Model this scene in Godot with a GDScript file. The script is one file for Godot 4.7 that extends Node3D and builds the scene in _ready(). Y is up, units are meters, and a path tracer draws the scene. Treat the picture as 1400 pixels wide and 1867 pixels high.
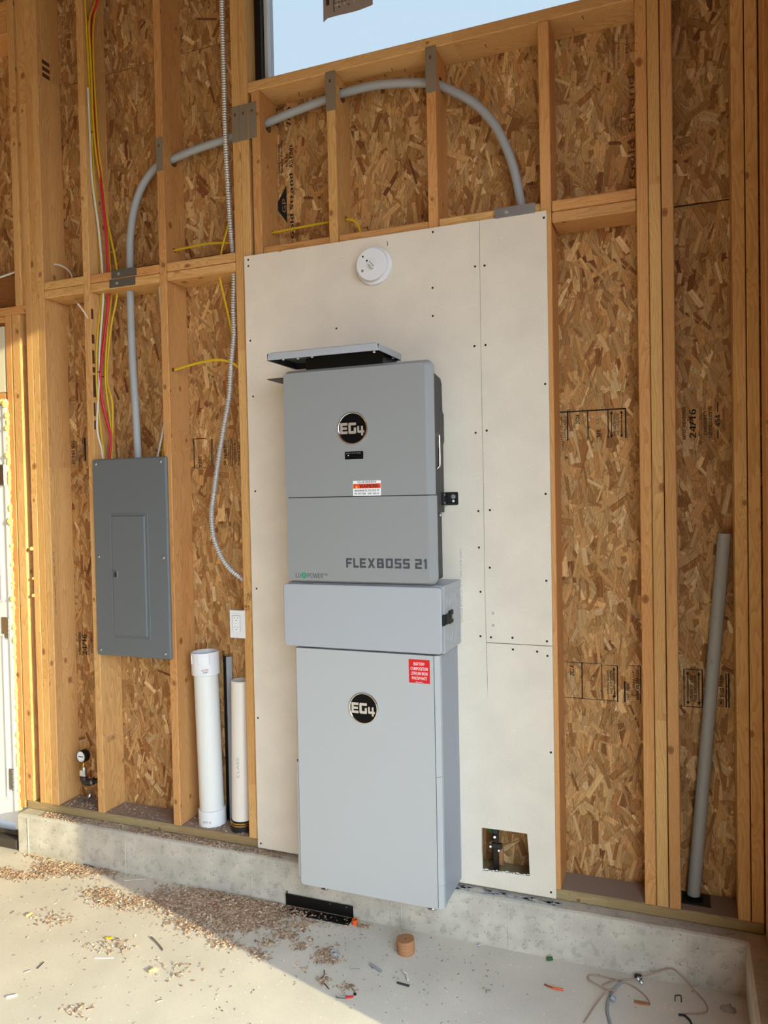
extends Node3D
# Unfinished garage wall with an inverter, a wire box and a battery on a gypsum board. Units are metres, y is up, the stud faces lie in the plane z = 0.

const STUD := 0.14
var M := {}
var rng := RandomNumberGenerator.new()
var taken := {}


# ---------------------------------------------------------------- mesh builder
class MB:
	var v := PackedVector3Array()
	var n := PackedVector3Array()
	var t := PackedVector2Array()

	func tri(a: Vector3, b: Vector3, c: Vector3, na: Vector3, nb: Vector3, nc: Vector3, ua := Vector2.ZERO, ub := Vector2.ZERO, uc := Vector2.ZERO) -> void:
		var g := (b - a).cross(c - a)
		if g.dot(na + nb + nc) > 0.0:
			v.append(a); v.append(c); v.append(b)
			n.append(na); n.append(nc); n.append(nb)
			t.append(ua); t.append(uc); t.append(ub)
		else:
			v.append(a); v.append(b); v.append(c)
			n.append(na); n.append(nb); n.append(nc)
			t.append(ua); t.append(ub); t.append(uc)

	func quad(a: Vector3, b: Vector3, c: Vector3, d: Vector3, nn: Vector3, ua := Vector2.ZERO, ub := Vector2.ZERO, uc := Vector2.ZERO, ud := Vector2.ZERO) -> void:
		tri(a, b, c, nn, nn, nn, ua, ub, uc)
		tri(a, c, d, nn, nn, nn, ua, uc, ud)

	func quad4(a: Vector3, b: Vector3, c: Vector3, d: Vector3, na: Vector3, nb: Vector3, nc: Vector3, nd: Vector3, ua := Vector2.ZERO, ub := Vector2.ZERO, uc := Vector2.ZERO, ud := Vector2.ZERO) -> void:
		tri(a, b, c, na, nb, nc, ua, ub, uc)
		tri(a, c, d, na, nc, nd, ua, uc, ud)

	# a box with chamfered edges; uv runs along the axis «along» in units of sv and across it in units of su
	func box(c: Vector3, h: Vector3, bev := 0.0, along := 1, su := 1.0, sv := 1.0, off := Vector2.ZERO, xf := Transform3D()) -> void:
		bev = minf(bev, minf(h.x, minf(h.y, h.z)) * 0.9)
		var uvf := func(p: Vector3, k: int) -> Vector2:
			var across := 3 - along - k if k != along else (along + 1) % 3
			var run := along if k != along else (along + 2) % 3
			return Vector2(p[across] / su, p[run] / sv) + off
		var at := func(k: int, s: Vector3) -> Vector3:
			var p := Vector3.ZERO
			for i in 3:
				p[i] = c[i] + s[i] * (h[i] if i == k else h[i] - bev)
			return p
		for k in 3:
			var i := (k + 1) % 3
			var j := (k + 2) % 3
			for s in [-1.0, 1.0]:
				var nn := Vector3.ZERO
				nn[k] = s
				var q := []
				for w in [[-1.0, -1.0], [1.0, -1.0], [1.0, 1.0], [-1.0, 1.0]]:
					var sg := Vector3.ZERO
					sg[k] = s; sg[i] = w[0]; sg[j] = w[1]
					q.append(at.call(k, sg))
				quad(xf * q[0], xf * q[1], xf * q[2], xf * q[3], xf.basis * nn, uvf.call(q[0], k), uvf.call(q[1], k), uvf.call(q[2], k), uvf.call(q[3], k))
			if bev > 0.0:
				for a in [-1.0, 1.0]:
					for b in [-1.0, 1.0]:
						var nn := Vector3.ZERO
						nn[i] = a; nn[j] = b
						nn = nn.normalized()
						var q := []
						for w in [[i, -1.0], [j, -1.0], [j, 1.0], [i, 1.0]]:
							var sg := Vector3.ZERO
							sg[i] = a; sg[j] = b; sg[k] = w[1]
							q.append(at.call(w[0], sg))
						quad(xf * q[0], xf * q[1], xf * q[2], xf * q[3], xf.basis * nn, uvf.call(q[0], i), uvf.call(q[1], i), uvf.call(q[2], i), uvf.call(q[3], i))
		if bev > 0.0:
			for a in [-1.0, 1.0]:
				for b in [-1.0, 1.0]:
					for d in [-1.0, 1.0]:
						var sg := Vector3(a, b, d)
						var nn := xf.basis * sg.normalized()
						tri(xf * at.call(0, sg), xf * at.call(1, sg), xf * at.call(2, sg), nn, nn, nn, uvf.call(at.call(0, sg), 0), uvf.call(at.call(1, sg), 0), uvf.call(at.call(2, sg), 0))

	# a box given by its corners
	func bx(a: Vector3, b: Vector3, bev := 0.0, xf := Transform3D()) -> void:
		box((a + b) / 2.0, (b - a).abs() / 2.0, bev, 1, 1.0, 1.0, Vector2.ZERO, xf)

	# a round tube along points; radii is one number or one for each point
	func tube(p: PackedVector3Array, radii, sides := 10, caps := true, squash := 1.0) -> void:
		var count := p.size()
		var dir := (p[1] - p[0]).normalized()
		var side := dir.cross(Vector3.UP if absf(dir.y) < 0.9 else Vector3.RIGHT).normalized()
		var rings := []
		var norms := []
		for i in count:
			var d := (p[mini(i + 1, count - 1)] - p[maxi(i - 1, 0)]).normalized()
			side = (side - d * side.dot(d)).normalized()
			var up := d.cross(side)
			var ring := PackedVector3Array()
			var nr := PackedVector3Array()
			var many: bool = radii is Array
			var r: float = radii[i] if many else radii
			var slope := 0.0
			if many:
				slope = (radii[mini(i + 1, count - 1)] - radii[maxi(i - 1, 0)]) / maxf(p[mini(i + 1, count - 1)].distance_to(p[maxi(i - 1, 0)]), 1e-6)
			for k in sides:
				var a := TAU * k / sides
				var q := side * cos(a) * squash + up * sin(a)
				ring.append(p[i] + q * r)
				nr.append((side * cos(a) + up * sin(a) * squash - d * slope).normalized())
			rings.append(ring)
			norms.append(nr)
		var run := 0.0
		for i in count - 1:
			var step := p[i].distance_to(p[i + 1])
			for k in sides:
				var m := (k + 1) % sides
				quad4(rings[i][k], rings[i][m], rings[i + 1][m], rings[i + 1][k], norms[i][k], norms[i][m], norms[i + 1][m], norms[i + 1][k], Vector2(float(k) / sides, run), Vector2(float(k + 1) / sides, run), Vector2(float(k + 1) / sides, run + step), Vector2(float(k) / sides, run + step))
			run += step
		if caps:
			for e in [0, count - 1]:
				var d := (p[1] - p[0]).normalized() * -1.0 if e == 0 else (p[count - 1] - p[count - 2]).normalized()
				for k in sides:
					tri(p[e], rings[e][k], rings[e][(k + 1) % sides], d, d, d)

	# a solid of revolution about local y; prof holds (radius, height) pairs
	func lathe(prof: Array, seg := 24, xf := Transform3D()) -> void:
		for i in prof.size() - 1:
			var a: Vector2 = prof[i]
			var b: Vector2 = prof[i + 1]
			var e := b - a
			if e.length() < 1e-7:
				continue
			var nr := Vector2(e.y, -e.x).normalized()
			for k in seg:
				var a0 := TAU * k / seg
				var a1 := TAU * (k + 1) / seg
				var d0 := Vector3(cos(a0), 0, sin(a0))
				var d1 := Vector3(cos(a1), 0, sin(a1))
				var n0 := xf.basis * (d0 * nr.x + Vector3(0, nr.y, 0))
				var n1 := xf.basis * (d1 * nr.x + Vector3(0, nr.y, 0))
				var p := [xf * (d0 * a.x + Vector3(0, a.y, 0)), xf * (d1 * a.x + Vector3(0, a.y, 0)), xf * (d1 * b.x + Vector3(0, b.y, 0)), xf * (d0 * b.x + Vector3(0, b.y, 0))]
				quad4(p[0], p[1], p[2], p[3], n0, n1, n1, n0, Vector2(float(k) / seg, a.y), Vector2(float(k + 1) / seg, a.y), Vector2(float(k + 1) / seg, b.y), Vector2(float(k) / seg, b.y))

	# a rounded rectangle lofted through rings (inset, z); both ends closed when asked
	func plate(w: float, h: float, r: float, rings: Array, back := true, front := true, xf := Transform3D(), arc := 6) -> void:
		var pts := []
		for ring in rings:
			var row := PackedVector3Array()
			var rr := maxf(r - ring[0], 0.0005)
			var hw: float = w / 2.0 - ring[0] - rr
			var hh: float = h / 2.0 - ring[0] - rr
			for q in 4:
				var cx := hw * (1.0 if q == 0 or q == 3 else -1.0)
				var cy := hh * (1.0 if q < 2 else -1.0)
				for k in arc + 1:
					var a := PI / 2 * q + PI / 2 * k / arc
					row.append(Vector3(cx + rr * cos(a), cy + rr * sin(a), ring[1]))
			pts.append(row)
		var dirs := PackedVector3Array()
		for q in 4:
			for k in arc + 1:
				var a := PI / 2 * q + PI / 2 * k / arc
				dirs.append(Vector3(cos(a), sin(a), 0))
		var m := dirs.size()
		for i in rings.size() - 1:
			var dz: float = rings[i + 1][1] - rings[i][1]
			var di: float = rings[i + 1][0] - rings[i][0]
			var l := sqrt(dz * dz + di * di)
			if l < 1e-7:
				continue
			for k in m:
				var k1 := (k + 1) % m
				var n0 := xf.basis * (dirs[k] * (dz / l) + Vector3(0, 0, di / l))
				var n1 := xf.basis * (dirs[k1] * (dz / l) + Vector3(0, 0, di / l))
				quad4(xf * pts[i][k], xf * pts[i][k1], xf * pts[i + 1][k1], xf * pts[i + 1][k], n0, n1, n1, n0)
		for e in [0, rings.size() - 1]:
			if (e == 0 and not back) or (e > 0 and not front):
				continue
			var nn := xf.basis * Vector3(0, 0, -1.0 if e == 0 else 1.0)
			var c := xf * Vector3(0, 0, rings[e][1])
			for k in m:
				tri(c, xf * pts[e][k], xf * pts[e][(k + 1) % m], nn, nn, nn)

	# a flat outline given depth along local z
	func extrude(poly: PackedVector2Array, z0: float, z1: float, xf := Transform3D(), uvs := 1.0) -> void:
		var ix := Geometry2D.triangulate_polygon(poly)
		for z in [z0, z1]:
			var nn := xf.basis * Vector3(0, 0, 1.0 if z == maxf(z0, z1) else -1.0)
			for i in range(0, ix.size(), 3):
				var p := [poly[ix[i]], poly[ix[i + 1]], poly[ix[i + 2]]]
				tri(xf * Vector3(p[0].x, p[0].y, z), xf * Vector3(p[1].x, p[1].y, z), xf * Vector3(p[2].x, p[2].y, z), nn, nn, nn, p[0] * uvs, p[1] * uvs, p[2] * uvs)
		var turn := 1.0 if Geometry2D.is_polygon_clockwise(poly) else -1.0
		for i in poly.size():
			var a := poly[i]
			var b := poly[(i + 1) % poly.size()]
			var e := (b - a).normalized()
			var nn := xf.basis * (Vector3(-e.y, e.x, 0) * turn)
			quad(xf * Vector3(a.x, a.y, z0), xf * Vector3(b.x, b.y, z0), xf * Vector3(b.x, b.y, z1), xf * Vector3(a.x, a.y, z1), nn, a * uvs, b * uvs, b * uvs, a * uvs)

	func mesh() -> ArrayMesh:
		var arrays := []
		arrays.resize(Mesh.ARRAY_MAX)
		arrays[Mesh.ARRAY_VERTEX] = v
		arrays[Mesh.ARRAY_NORMAL] = n
		arrays[Mesh.ARRAY_TEX_UV] = t
		var m := ArrayMesh.new()
		m.add_surface_from_arrays(Mesh.PRIMITIVE_TRIANGLES, arrays)
		return m


# ---------------------------------------------------------------- nodes
func numbered(called: String) -> String:
	if not taken.has(called):
		taken[called] = 0
		return called
	taken[called] += 1
	return "%s_%03d" % [called, taken[called]]


func tag(o: Node3D, label: String, category: String, group := "", kind := "") -> Node3D:
	o.set_meta("label", label)
	o.set_meta("category", category)
	if group:
		o.set_meta("group", group)
	if kind:
		o.set_meta("kind", kind)
	return o


# a Node3D at a thing's base whose children are its parts
func thing(called: String, label: String, category: String, at := Vector3.ZERO, group := "", kind := "") -> Node3D:
	var o := Node3D.new()
	o.name = numbered(called)
	add_child(o)
	o.position = at
	return tag(o, label, category, group, kind)


func part(b, called: String, m: Material, parent: Node3D, at := Vector3.ZERO) -> MeshInstance3D:
	var o := MeshInstance3D.new()
	o.mesh = b.mesh() if b is MB else b
	o.material_override = m
	o.cast_shadow = GeometryInstance3D.SHADOW_CASTING_SETTING_ON
	if parent == self:
		o.name = numbered(called)
		add_child(o)
	else:
		o.name = called
		parent.add_child(o, true)
	o.position = at
	return o


# a thing that is one mesh: the mesh is built about «at»
func single(b, called: String, m: Material, label: String, category: String, at := Vector3.ZERO, group := "", kind := "") -> MeshInstance3D:
	var o := part(b, called, m, self, at)
	tag(o, label, category, group, kind)
	return o


func turned(axis: Vector3, deg: float, at := Vector3.ZERO) -> Transform3D:
	return Transform3D(Basis(axis.normalized(), deg_to_rad(deg)), at)


# local y laid along «dir»
func aim(dir: Vector3, at := Vector3.ZERO) -> Transform3D:
	var y := dir.normalized()
	var x := y.cross(Vector3(0, 0, 1) if absf(y.z) < 0.9 else Vector3(0, 1, 0)).normalized()
	return Transform3D(Basis(x, y, x.cross(y)), at)


# points joined by a smooth curve, sampled every «step» metres
func smooth(points: Array, step := 0.02) -> PackedVector3Array:
	var out := PackedVector3Array()
	var c := points.size()
	for i in c - 1:
		var p0: Vector3 = points[maxi(i - 1, 0)]
		var p1: Vector3 = points[i]
		var p2: Vector3 = points[i + 1]
		var p3: Vector3 = points[mini(i + 2, c - 1)]
		var k := maxi(1, int(ceil(p1.distance_to(p2) / step)))
		for j in k:
			out.append(p1.cubic_interpolate(p2, p0, p3, float(j) / k))
	out.append(points[c - 1])
	return out


func disc(r: float, h: float, bev: float, seg := 24, xf := Transform3D()) -> MB:
	var b := MB.new()
	b.lathe([Vector2(0, 0), Vector2(r, 0), Vector2(r, h - bev), Vector2(r - bev, h), Vector2(0, h)], seg, xf)
	return b


# lettering of a given width and height, centred, lying in local xy and facing +z
func letters(words: String, w: float, h: float, m: Material, parent: Node3D, at: Vector3, basis := Basis(), called := "lettering", bold := true, serif := false) -> MeshInstance3D:
	var tm := TextMesh.new()
	var f := SystemFont.new()
	f.font_names = PackedStringArray(["Droid Serif" if serif else "Droid Sans"])
	f.font_weight = 700 if bold else 400
	tm.font = f
	tm.text = words
	tm.font_size = 32
	tm.pixel_size = 0.01
	tm.depth = 0.02
	tm.curve_step = 2.0
	var box := tm.get_aabb()
	var o := MeshInstance3D.new()
	o.mesh = tm
	o.material_override = m
	o.name = called
	parent.add_child(o, true)
	var s := Vector3(w / maxf(box.size.x, 0.001), h / maxf(box.size.y, 0.001), 0.02)
	o.transform = Transform3D(basis * Basis.from_scale(s), at - basis * (Basis.from_scale(s) * Vector3(box.get_center().x, box.get_center().y, 0)))
	return o


# ---------------------------------------------------------------- materials
func flat_mat(key: String, c: Color, rough := 0.7, metal := 0.0, spec := 0.5) -> StandardMaterial3D:
	var m := StandardMaterial3D.new()
	m.resource_name = key
	m.albedo_color = c
	m.roughness = rough
	m.metallic = metal
	m.metallic_specular = spec
	M[key] = m
	return m


func tex_mat(key: String, img: Image, tint: Color, rough := 0.8, tri := Vector3.ZERO) -> StandardMaterial3D:
	var m := flat_mat(key, tint, rough)
	m.albedo_texture = ImageTexture.create_from_image(img)
	if tri != Vector3.ZERO:
		m.uv1_triplanar = true
		m.uv1_world_triplanar = true
		m.uv1_scale = tri
	return m


# pressed strand board: overlapping wood strands, each with its own tone and grain
func strand_board(w: int, h: int, sd: int) -> Image:
	var r := RandomNumberGenerator.new()
	r.seed = sd
	var d := PackedByteArray()
	d.resize(w * h * 3)
	for i in w * h:
		d[i * 3] = 150
		d[i * 3 + 1] = 110
		d[i * 3 + 2] = 66
	var px := w / 1.22
	var tones := [Color8(190, 147, 96), Color8(200, 160, 108), Color8(178, 134, 84), Color8(208, 172, 122), Color8(165, 120, 74), Color8(186, 148, 100), Color8(150, 104, 62), Color8(218, 186, 140), Color8(128, 84, 50)]
	var odds := [5, 4, 5, 3, 3, 5, 1.5, 1.3, 0.5]
	var total := 0.0
	for o in odds:
		total += o
	var gr := PackedFloat32Array()
	gr.resize(16)
	for s in 6000:
		var late := s > 3900
		var ln := r.randf_range(0.05, 0.15) * px * (0.72 if late else 1.0)
		var wd := r.randf_range(0.010, 0.042) * px * (0.55 if late else 1.0)
		var ang := r.randfn(0.0, 0.36)
		if r.randf() < 0.16:
			ang = r.randf_range(-1.5, 1.5)
		var pick := r.randf() * total
		var ti := 0
		while pick > odds[ti]:
			pick -= odds[ti]
			ti += 1
		var tone: Color = tones[ti]
		var lum := r.randf_range(0.9, 1.08) * 255.0
		for i in 16:
			gr[i] = r.randf_range(0.87, 1.07) * lum
		var ux := sin(ang)
		var uy := cos(ang)
		var cx := r.randi() % w
		var cy := r.randi() % h
		var ry := int(absf(uy) * ln / 2 + absf(ux) * wd / 2)
		var gs := 16.0 / wd if wd < 12 else 1.1
		for y in range(-ry, ry + 1):
			var lo := -1e9
			var hi := 1e9
			if absf(ux) > 0.001:
				var a := (-ln / 2 - y * uy) / ux
				var b := (ln / 2 - y * uy) / ux
				lo = maxf(lo, minf(a, b))
				hi = minf(hi, maxf(a, b))
			elif absf(y) > ln / 2:
				continue
			var a2 := (-wd / 2 + y * ux) / uy
			var b2 := (wd / 2 + y * ux) / uy
			lo = maxf(lo, minf(a2, b2))
			hi = minf(hi, maxf(a2, b2))
			var row := posmod(cy + y, h) * w
			for x in range(int(ceil(lo)), int(floor(hi)) + 1):
				var q := x * uy - y * ux
				var g := gr[int(q * gs + 64) & 15]
				if absf(q) > wd / 2 - 1.0:
					g *= 0.84
				var i := (row + posmod(cx + x, w)) * 3
				d[i] = int(tone.r * g)
				d[i + 1] = int(tone.g * g)
				d[i + 2] = int(tone.b * g)
	# loose fibres and gaps lying over the strands
	for s in 9000:
		var ln := int(r.randf_range(0.008, 0.035) * px)
		var ang := r.randfn(0.0, 0.4)
		var fx := float(r.randi() % w)
		var fy := float(r.randi() % h)
		var dim := r.randf_range(0.66, 0.86) if r.randf() < 0.62 else r.randf_range(1.08, 1.22)
		var sx := sin(ang)
		var sy := cos(ang)
		var thick := 2 if r.randf() < 0.25 else 1
		for k in ln:
			for q in thick:
				var i := (posmod(int(fy + k * sy), h) * w + posmod(int(fx + k * sx) + q, w)) * 3
				for c in 3:
					d[i + c] = int(minf(255.0, d[i + c] * dim))
	return Image.create_from_data(w, h, false, Image.FORMAT_RGB8, d)


# sawn softwood: growth rings seen along the board, fibres and knots
func lumber(w: int, h: int, sd: int) -> Image:
	var r := RandomNumberGenerator.new()
	r.seed = sd
	var fine := FastNoiseLite.new()
	fine.seed = sd
	fine.frequency = 0.5
	var slow := FastNoiseLite.new()
	slow.seed = sd + 5
	slow.frequency = 0.006
	var knots := []
	for i in 9:
		knots.append([r.randf() * w, r.randf() * h, r.randf_range(5, 11), r.randf_range(0.75, 1.0)])
	var d := PackedByteArray()
	d.resize(w * h * 3)
	var dark := Color8(168, 113, 62)
	var light := Color8(222, 178, 122)
	for y in h:
		for x in w:
			var s := x * 0.012 + slow.get_noise_2d(x * 0.8, y * 0.10) * 0.9
			var core := 0.0
			for k in knots:
				var dy: float = (y - k[1])
				if absf(dy) < 90:
					var dx: float = x - k[0]
					var q := dx * dx + dy * dy * 0.12
					s += 0.30 * exp(-q / (k[2] * k[2] * 5.0)) * (1.0 if dx > 0 else -1.0)
					var rr: float = sqrt(dx * dx + dy * dy * 0.6)
					if rr < k[2]:
						core = maxf(core, k[3] * (1.0 - 0.5 * rr / k[2]))
			var ring := fposmod(s * 9.0, 1.0)
			ring = pow(ring, 2.2)
			var fib := fine.get_noise_2d(x * 1.6, y * 0.03)
			var g := clampf(0.20 + ring * 0.34 + fib * 0.22 + slow.get_noise_2d(x * 0.7 + 900, y * 0.12) * 0.25, 0.0, 1.0)
			var c := light.lerp(dark, g)
			if core > 0.0:
				c = c.lerp(Color8(112, 66, 34), core * 0.8)
			var i := (y * w + x) * 3
			d[i] = int(c.r * 255.0)
			d[i + 1] = int(c.g * 255.0)
			d[i + 2] = int(c.b * 255.0)
	return Image.create_from_data(w, h, false, Image.FORMAT_RGB8, d)


# cast concrete: cloudy greys with pin holes and stains of their own outline
func concrete(w: int, sd: int, base: Color, cloud: float, pits: int, pit_size: float, specks: int) -> Image:
	var r := RandomNumberGenerator.new()
	r.seed = sd
	var a := FastNoiseLite.new()
	a.seed = sd
	a.frequency = 0.006
	a.fractal_octaves = 5
	var b := FastNoiseLite.new()
	b.seed = sd + 3
	b.frequency = 0.22
	var ia := a.get_seamless_image(w, w)
	var ib := b.get_seamless_image(w, w)
	var da := ia.get_data()
	var db := ib.get_data()
	var d := PackedByteArray()
	d.resize(w * w * 3)
	for i in w * w:
		var g := 1.0 + (da[i] / 255.0 - 0.5) * cloud + (db[i] / 255.0 - 0.5) * 0.06
		if pits > 1000 and da[(i * 3 + 7919) % (w * w)] > 172:
			g *= 0.93
		d[i * 3] = int(clampf(base.r * g, 0, 1) * 255)
		d[i * 3 + 1] = int(clampf(base.g * g, 0, 1) * 255)
		d[i * 3 + 2] = int(clampf(base.b * g, 0, 1) * 255)
	for k in pits + specks:
		var x0 := r.randi() % w
		var y0 := r.randi() % w
		var rad := r.randf_range(0.6, pit_size) if k < pits else r.randf_range(0.5, 1.4)
		var g := r.randf_range(0.6, 0.84) if k < pits else r.randf_range(1.08, 1.2)
		for y in range(-int(rad) - 1, int(rad) + 2):
			for x in range(-int(rad) - 1, int(rad) + 2):
				if x * x + y * y <= rad * rad:
					var i := (posmod(y0 + y, w) * w + posmod(x0 + x, w)) * 3
					for c in 3:
						d[i + c] = int(minf(255.0, d[i + c] * g))
	return Image.create_from_data(w, w, false, Image.FORMAT_RGB8, d)


func make_materials() -> void:
	var osb := strand_board(1024, 2048, 11)
	var mo := tex_mat("strand_board", osb, Color(1.0, 0.965, 0.93), 0.8)
	mo.metallic_specular = 0.3
	var woods := [lumber(256, 1536, 3), lumber(256, 1536, 8)]
	var tints := [Color(1.02, 1.02, 1.0), Color(1.0, 0.94, 0.88), Color(1.0, 1.0, 0.95), Color(0.95, 0.9, 0.85)]
	for i in 4:
		var m := tex_mat("fir%d" % i, woods[i % 2], tints[i], 0.72)
		m.metallic_specular = 0.35
	var tr := tex_mat("treated", woods[0], Color(0.76, 0.85, 0.93), 0.85)
	tr.metallic_specular = 0.25
	var dk := tex_mat("dark_fir", woods[1], Color(0.66, 0.58, 0.5), 0.8)
	dk.metallic_specular = 0.25
	flat_mat("pale_ply", Color(0.84, 0.81, 0.70), 0.8)
	tex_mat("curb", concrete(1024, 21, Color(0.755, 0.725, 0.67), 0.17, 1700, 2.4, 500), Color(1, 1, 1), 0.9, Vector3(1.1, 1.1, 1.1))
	tex_mat("slab", concrete(1024, 33, Color(0.83, 0.79, 0.73), 0.08, 240, 1.8, 900), Color(1, 1, 1), 0.75, Vector3(0.5, 0.5, 0.5))
	tex_mat("gypsum_face", concrete(512, 41, Color(0.88, 0.835, 0.77), 0.045, 0, 1.0, 60), Color(1, 1, 1), 0.85, Vector3(1.6, 1.6, 1.6))
	flat_mat("gypsum_core", Color(0.88, 0.87, 0.85), 0.95)
	flat_mat("inverter_grey", Color(0.555, 0.56, 0.56), 0.42)
	flat_mat("box_grey", Color(0.655, 0.665, 0.685), 0.4)
	flat_mat("battery_grey", Color(0.685, 0.69, 0.69), 0.42)
	flat_mat("panel_grey", Color(0.40, 0.425, 0.44), 0.45)
	flat_mat("charcoal", Color(0.20, 0.20, 0.205), 0.5)
	flat_mat("black", Color(0.035, 0.035, 0.038), 0.45)
	flat_mat("gloss_black", Color(0.05, 0.05, 0.052), 0.4, 0.0, 0.25)
	flat_mat("chrome", Color(0.86, 0.86, 0.86), 0.12, 1.0)
	flat_mat("steel", Color(0.62, 0.62, 0.61), 0.35, 1.0)
	flat_mat("galvanised", Color(0.70, 0.71, 0.72), 0.42, 1.0)
	flat_mat("nail_plate_steel", Color(0.56, 0.51, 0.44), 0.6, 0.3)
	flat_mat("dull_plate", Color(0.40, 0.38, 0.35), 0.6, 0.3)
	flat_mat("screw_dark", Color(0.07, 0.07, 0.07), 0.6, 0.3)
	flat_mat("white_plastic", Color(0.90, 0.90, 0.91), 0.35)
	flat_mat("white_pipe", Color(0.89, 0.885, 0.87), 0.35)
	flat_mat("cream_pipe", Color(0.90, 0.865, 0.82), 0.4)
	flat_mat("grey_pipe", Color(0.61, 0.595, 0.56), 0.6)
	flat_mat("film_grey", Color(0.585, 0.61, 0.65), 0.45)
	flat_mat("rubber", Color(0.05, 0.05, 0.05), 0.7)
	flat_mat("cable_grey", Color(0.56, 0.58, 0.60), 0.5)
	flat_mat("service_grey", Color(0.64, 0.655, 0.67), 0.55)
	flat_mat("cable_yellow", Color(0.83, 0.69, 0.13), 0.45)
	flat_mat("cable_red", Color(0.80, 0.13, 0.24), 0.45)
	flat_mat("cable_white", Color(0.86, 0.84, 0.80), 0.5)
	flat_mat("ink", Color(0.075, 0.065, 0.06), 0.9)
	flat_mat("faded_ink", Color(0.38, 0.26, 0.165), 0.9)
	flat_mat("bronze", Color(0.32, 0.29, 0.26), 0.5, 0.4)
	flat_mat("conduit_metal", Color(0.80, 0.80, 0.80), 0.4, 0.55)
	flat_mat("brown_ink", Color(0.33, 0.18, 0.13), 0.9)
	flat_mat("pencil", Color(0.20, 0.12, 0.06), 0.9)
	flat_mat("logo_grey", Color(0.245, 0.27, 0.29), 0.55)
	flat_mat("plate_dust", Color(0.58, 0.51, 0.455), 0.95)
	flat_mat("logo_silver", Color(0.85, 0.82, 0.79), 0.3, 0.6)
	flat_mat("logo_green", Color(0.13, 0.55, 0.40), 0.5)
	flat_mat("sticker_white", Color(0.93, 0.93, 0.93), 0.5)
	flat_mat("sticker_orange", Color(0.88, 0.27, 0.13), 0.5)
	flat_mat("sticker_red", Color(0.80, 0.03, 0.07), 0.45)
	flat_mat("sticker_yellow", Color(0.95, 0.75, 0.2), 0.5)
	flat_mat("door_white", Color(0.90, 0.895, 0.885), 0.5)
	flat_mat("foam_yellow", Color(0.89, 0.80, 0.48), 0.85)
	flat_mat("frame_dark", Color(0.045, 0.04, 0.04), 0.5)
	flat_mat("frame_white", Color(0.82, 0.83, 0.84), 0.4)
	flat_mat("paper", Color(0.62, 0.56, 0.53), 0.8)
	flat_mat("paper_pale", Color(0.80, 0.76, 0.66), 0.8)
	flat_mat("orange_plastic", Color(0.86, 0.36, 0.12), 0.5)
	flat_mat("copper", Color(0.72, 0.43, 0.28), 0.4, 0.9)
	flat_mat("brass", Color(0.75, 0.58, 0.28), 0.35, 1.0)
	flat_mat("green_plastic", Color(0.03, 0.36, 0.09), 0.5)
	flat_mat("iron", Color(0.22, 0.19, 0.17), 0.55, 0.4)
	flat_mat("tan_wire", Color(0.66, 0.55, 0.48), 0.6)
	flat_mat("stone", Color(0.62, 0.58, 0.52), 0.9)
	flat_mat("chip_wood", Color(0.66, 0.46, 0.31), 0.85)
	flat_mat("ground", Color(0.52, 0.47, 0.41), 0.95)
	flat_mat("wrap", Color(0.10, 0.10, 0.10), 0.9)
	flat_mat("mud_grey", Color(0.62, 0.61, 0.61), 0.9)
	var g := flat_mat("glass", Color(0.02, 0.03, 0.035, 0.618), 0.02)
	g.transparency = BaseMaterial3D.TRANSPARENCY_ALPHA
	var cl := flat_mat("clear_plastic", Color(0.8, 0.85, 0.86, 0.25), 0.1)
	cl.transparency = BaseMaterial3D.TRANSPARENCY_ALPHA
	var led := flat_mat("status_led", Color(0.3, 0.9, 0.5), 0.4)
	led.emission_enabled = true
	led.emission = Color(0.7, 1.0, 0.8)
	led.emission_energy_multiplier = 0.6
	var dust := flat_mat("shavings", Color(1, 1, 1), 0.9)
	dust.vertex_color_use_as_albedo = true
	dust.metallic_specular = 0.2
	for key in ["strand_board", "curb", "slab"]:
		M[key].metallic_specular = 0.3


func fir() -> Material:
	return M["fir%d" % (rng.randi() % 4)]


# one sawn board with eased edges, as a part of «parent»
func board(parent: Node3D, called: String, x0: float, x1: float, y0: float, y1: float, z0: float, z1: float, along := 1, m: Material = null, bev := 0.0025) -> MeshInstance3D:
	var c := Vector3((x0 + x1) / 2, (y0 + y1) / 2, (z0 + z1) / 2)
	var h := Vector3(absf(x1 - x0), absf(y1 - y0), absf(z1 - z0)) / 2
	var b := MB.new()
	b.box(Vector3.ZERO, h, bev, along, 0.30, 1.8, Vector2(rng.randf(), rng.randf()))
	return part(b, called, m if m else fir(), parent, c)


# one strand board sheet
func sheet(parent: Node3D, x0: float, x1: float, y0: float, y1: float, z0: float, z1: float, along := 1) -> MeshInstance3D:
	var c := Vector3((x0 + x1) / 2, (y0 + y1) / 2, (z0 + z1) / 2)
	var h := Vector3(absf(x1 - x0), absf(y1 - y0), absf(z1 - z0)) / 2
	var b := MB.new()
	b.box(Vector3.ZERO, h, 0.001, along, 1.22, 2.44, Vector2(rng.randf(), rng.randf()))
	return part(b, "sheathing_panel", M.strand_board, parent, c)


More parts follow.
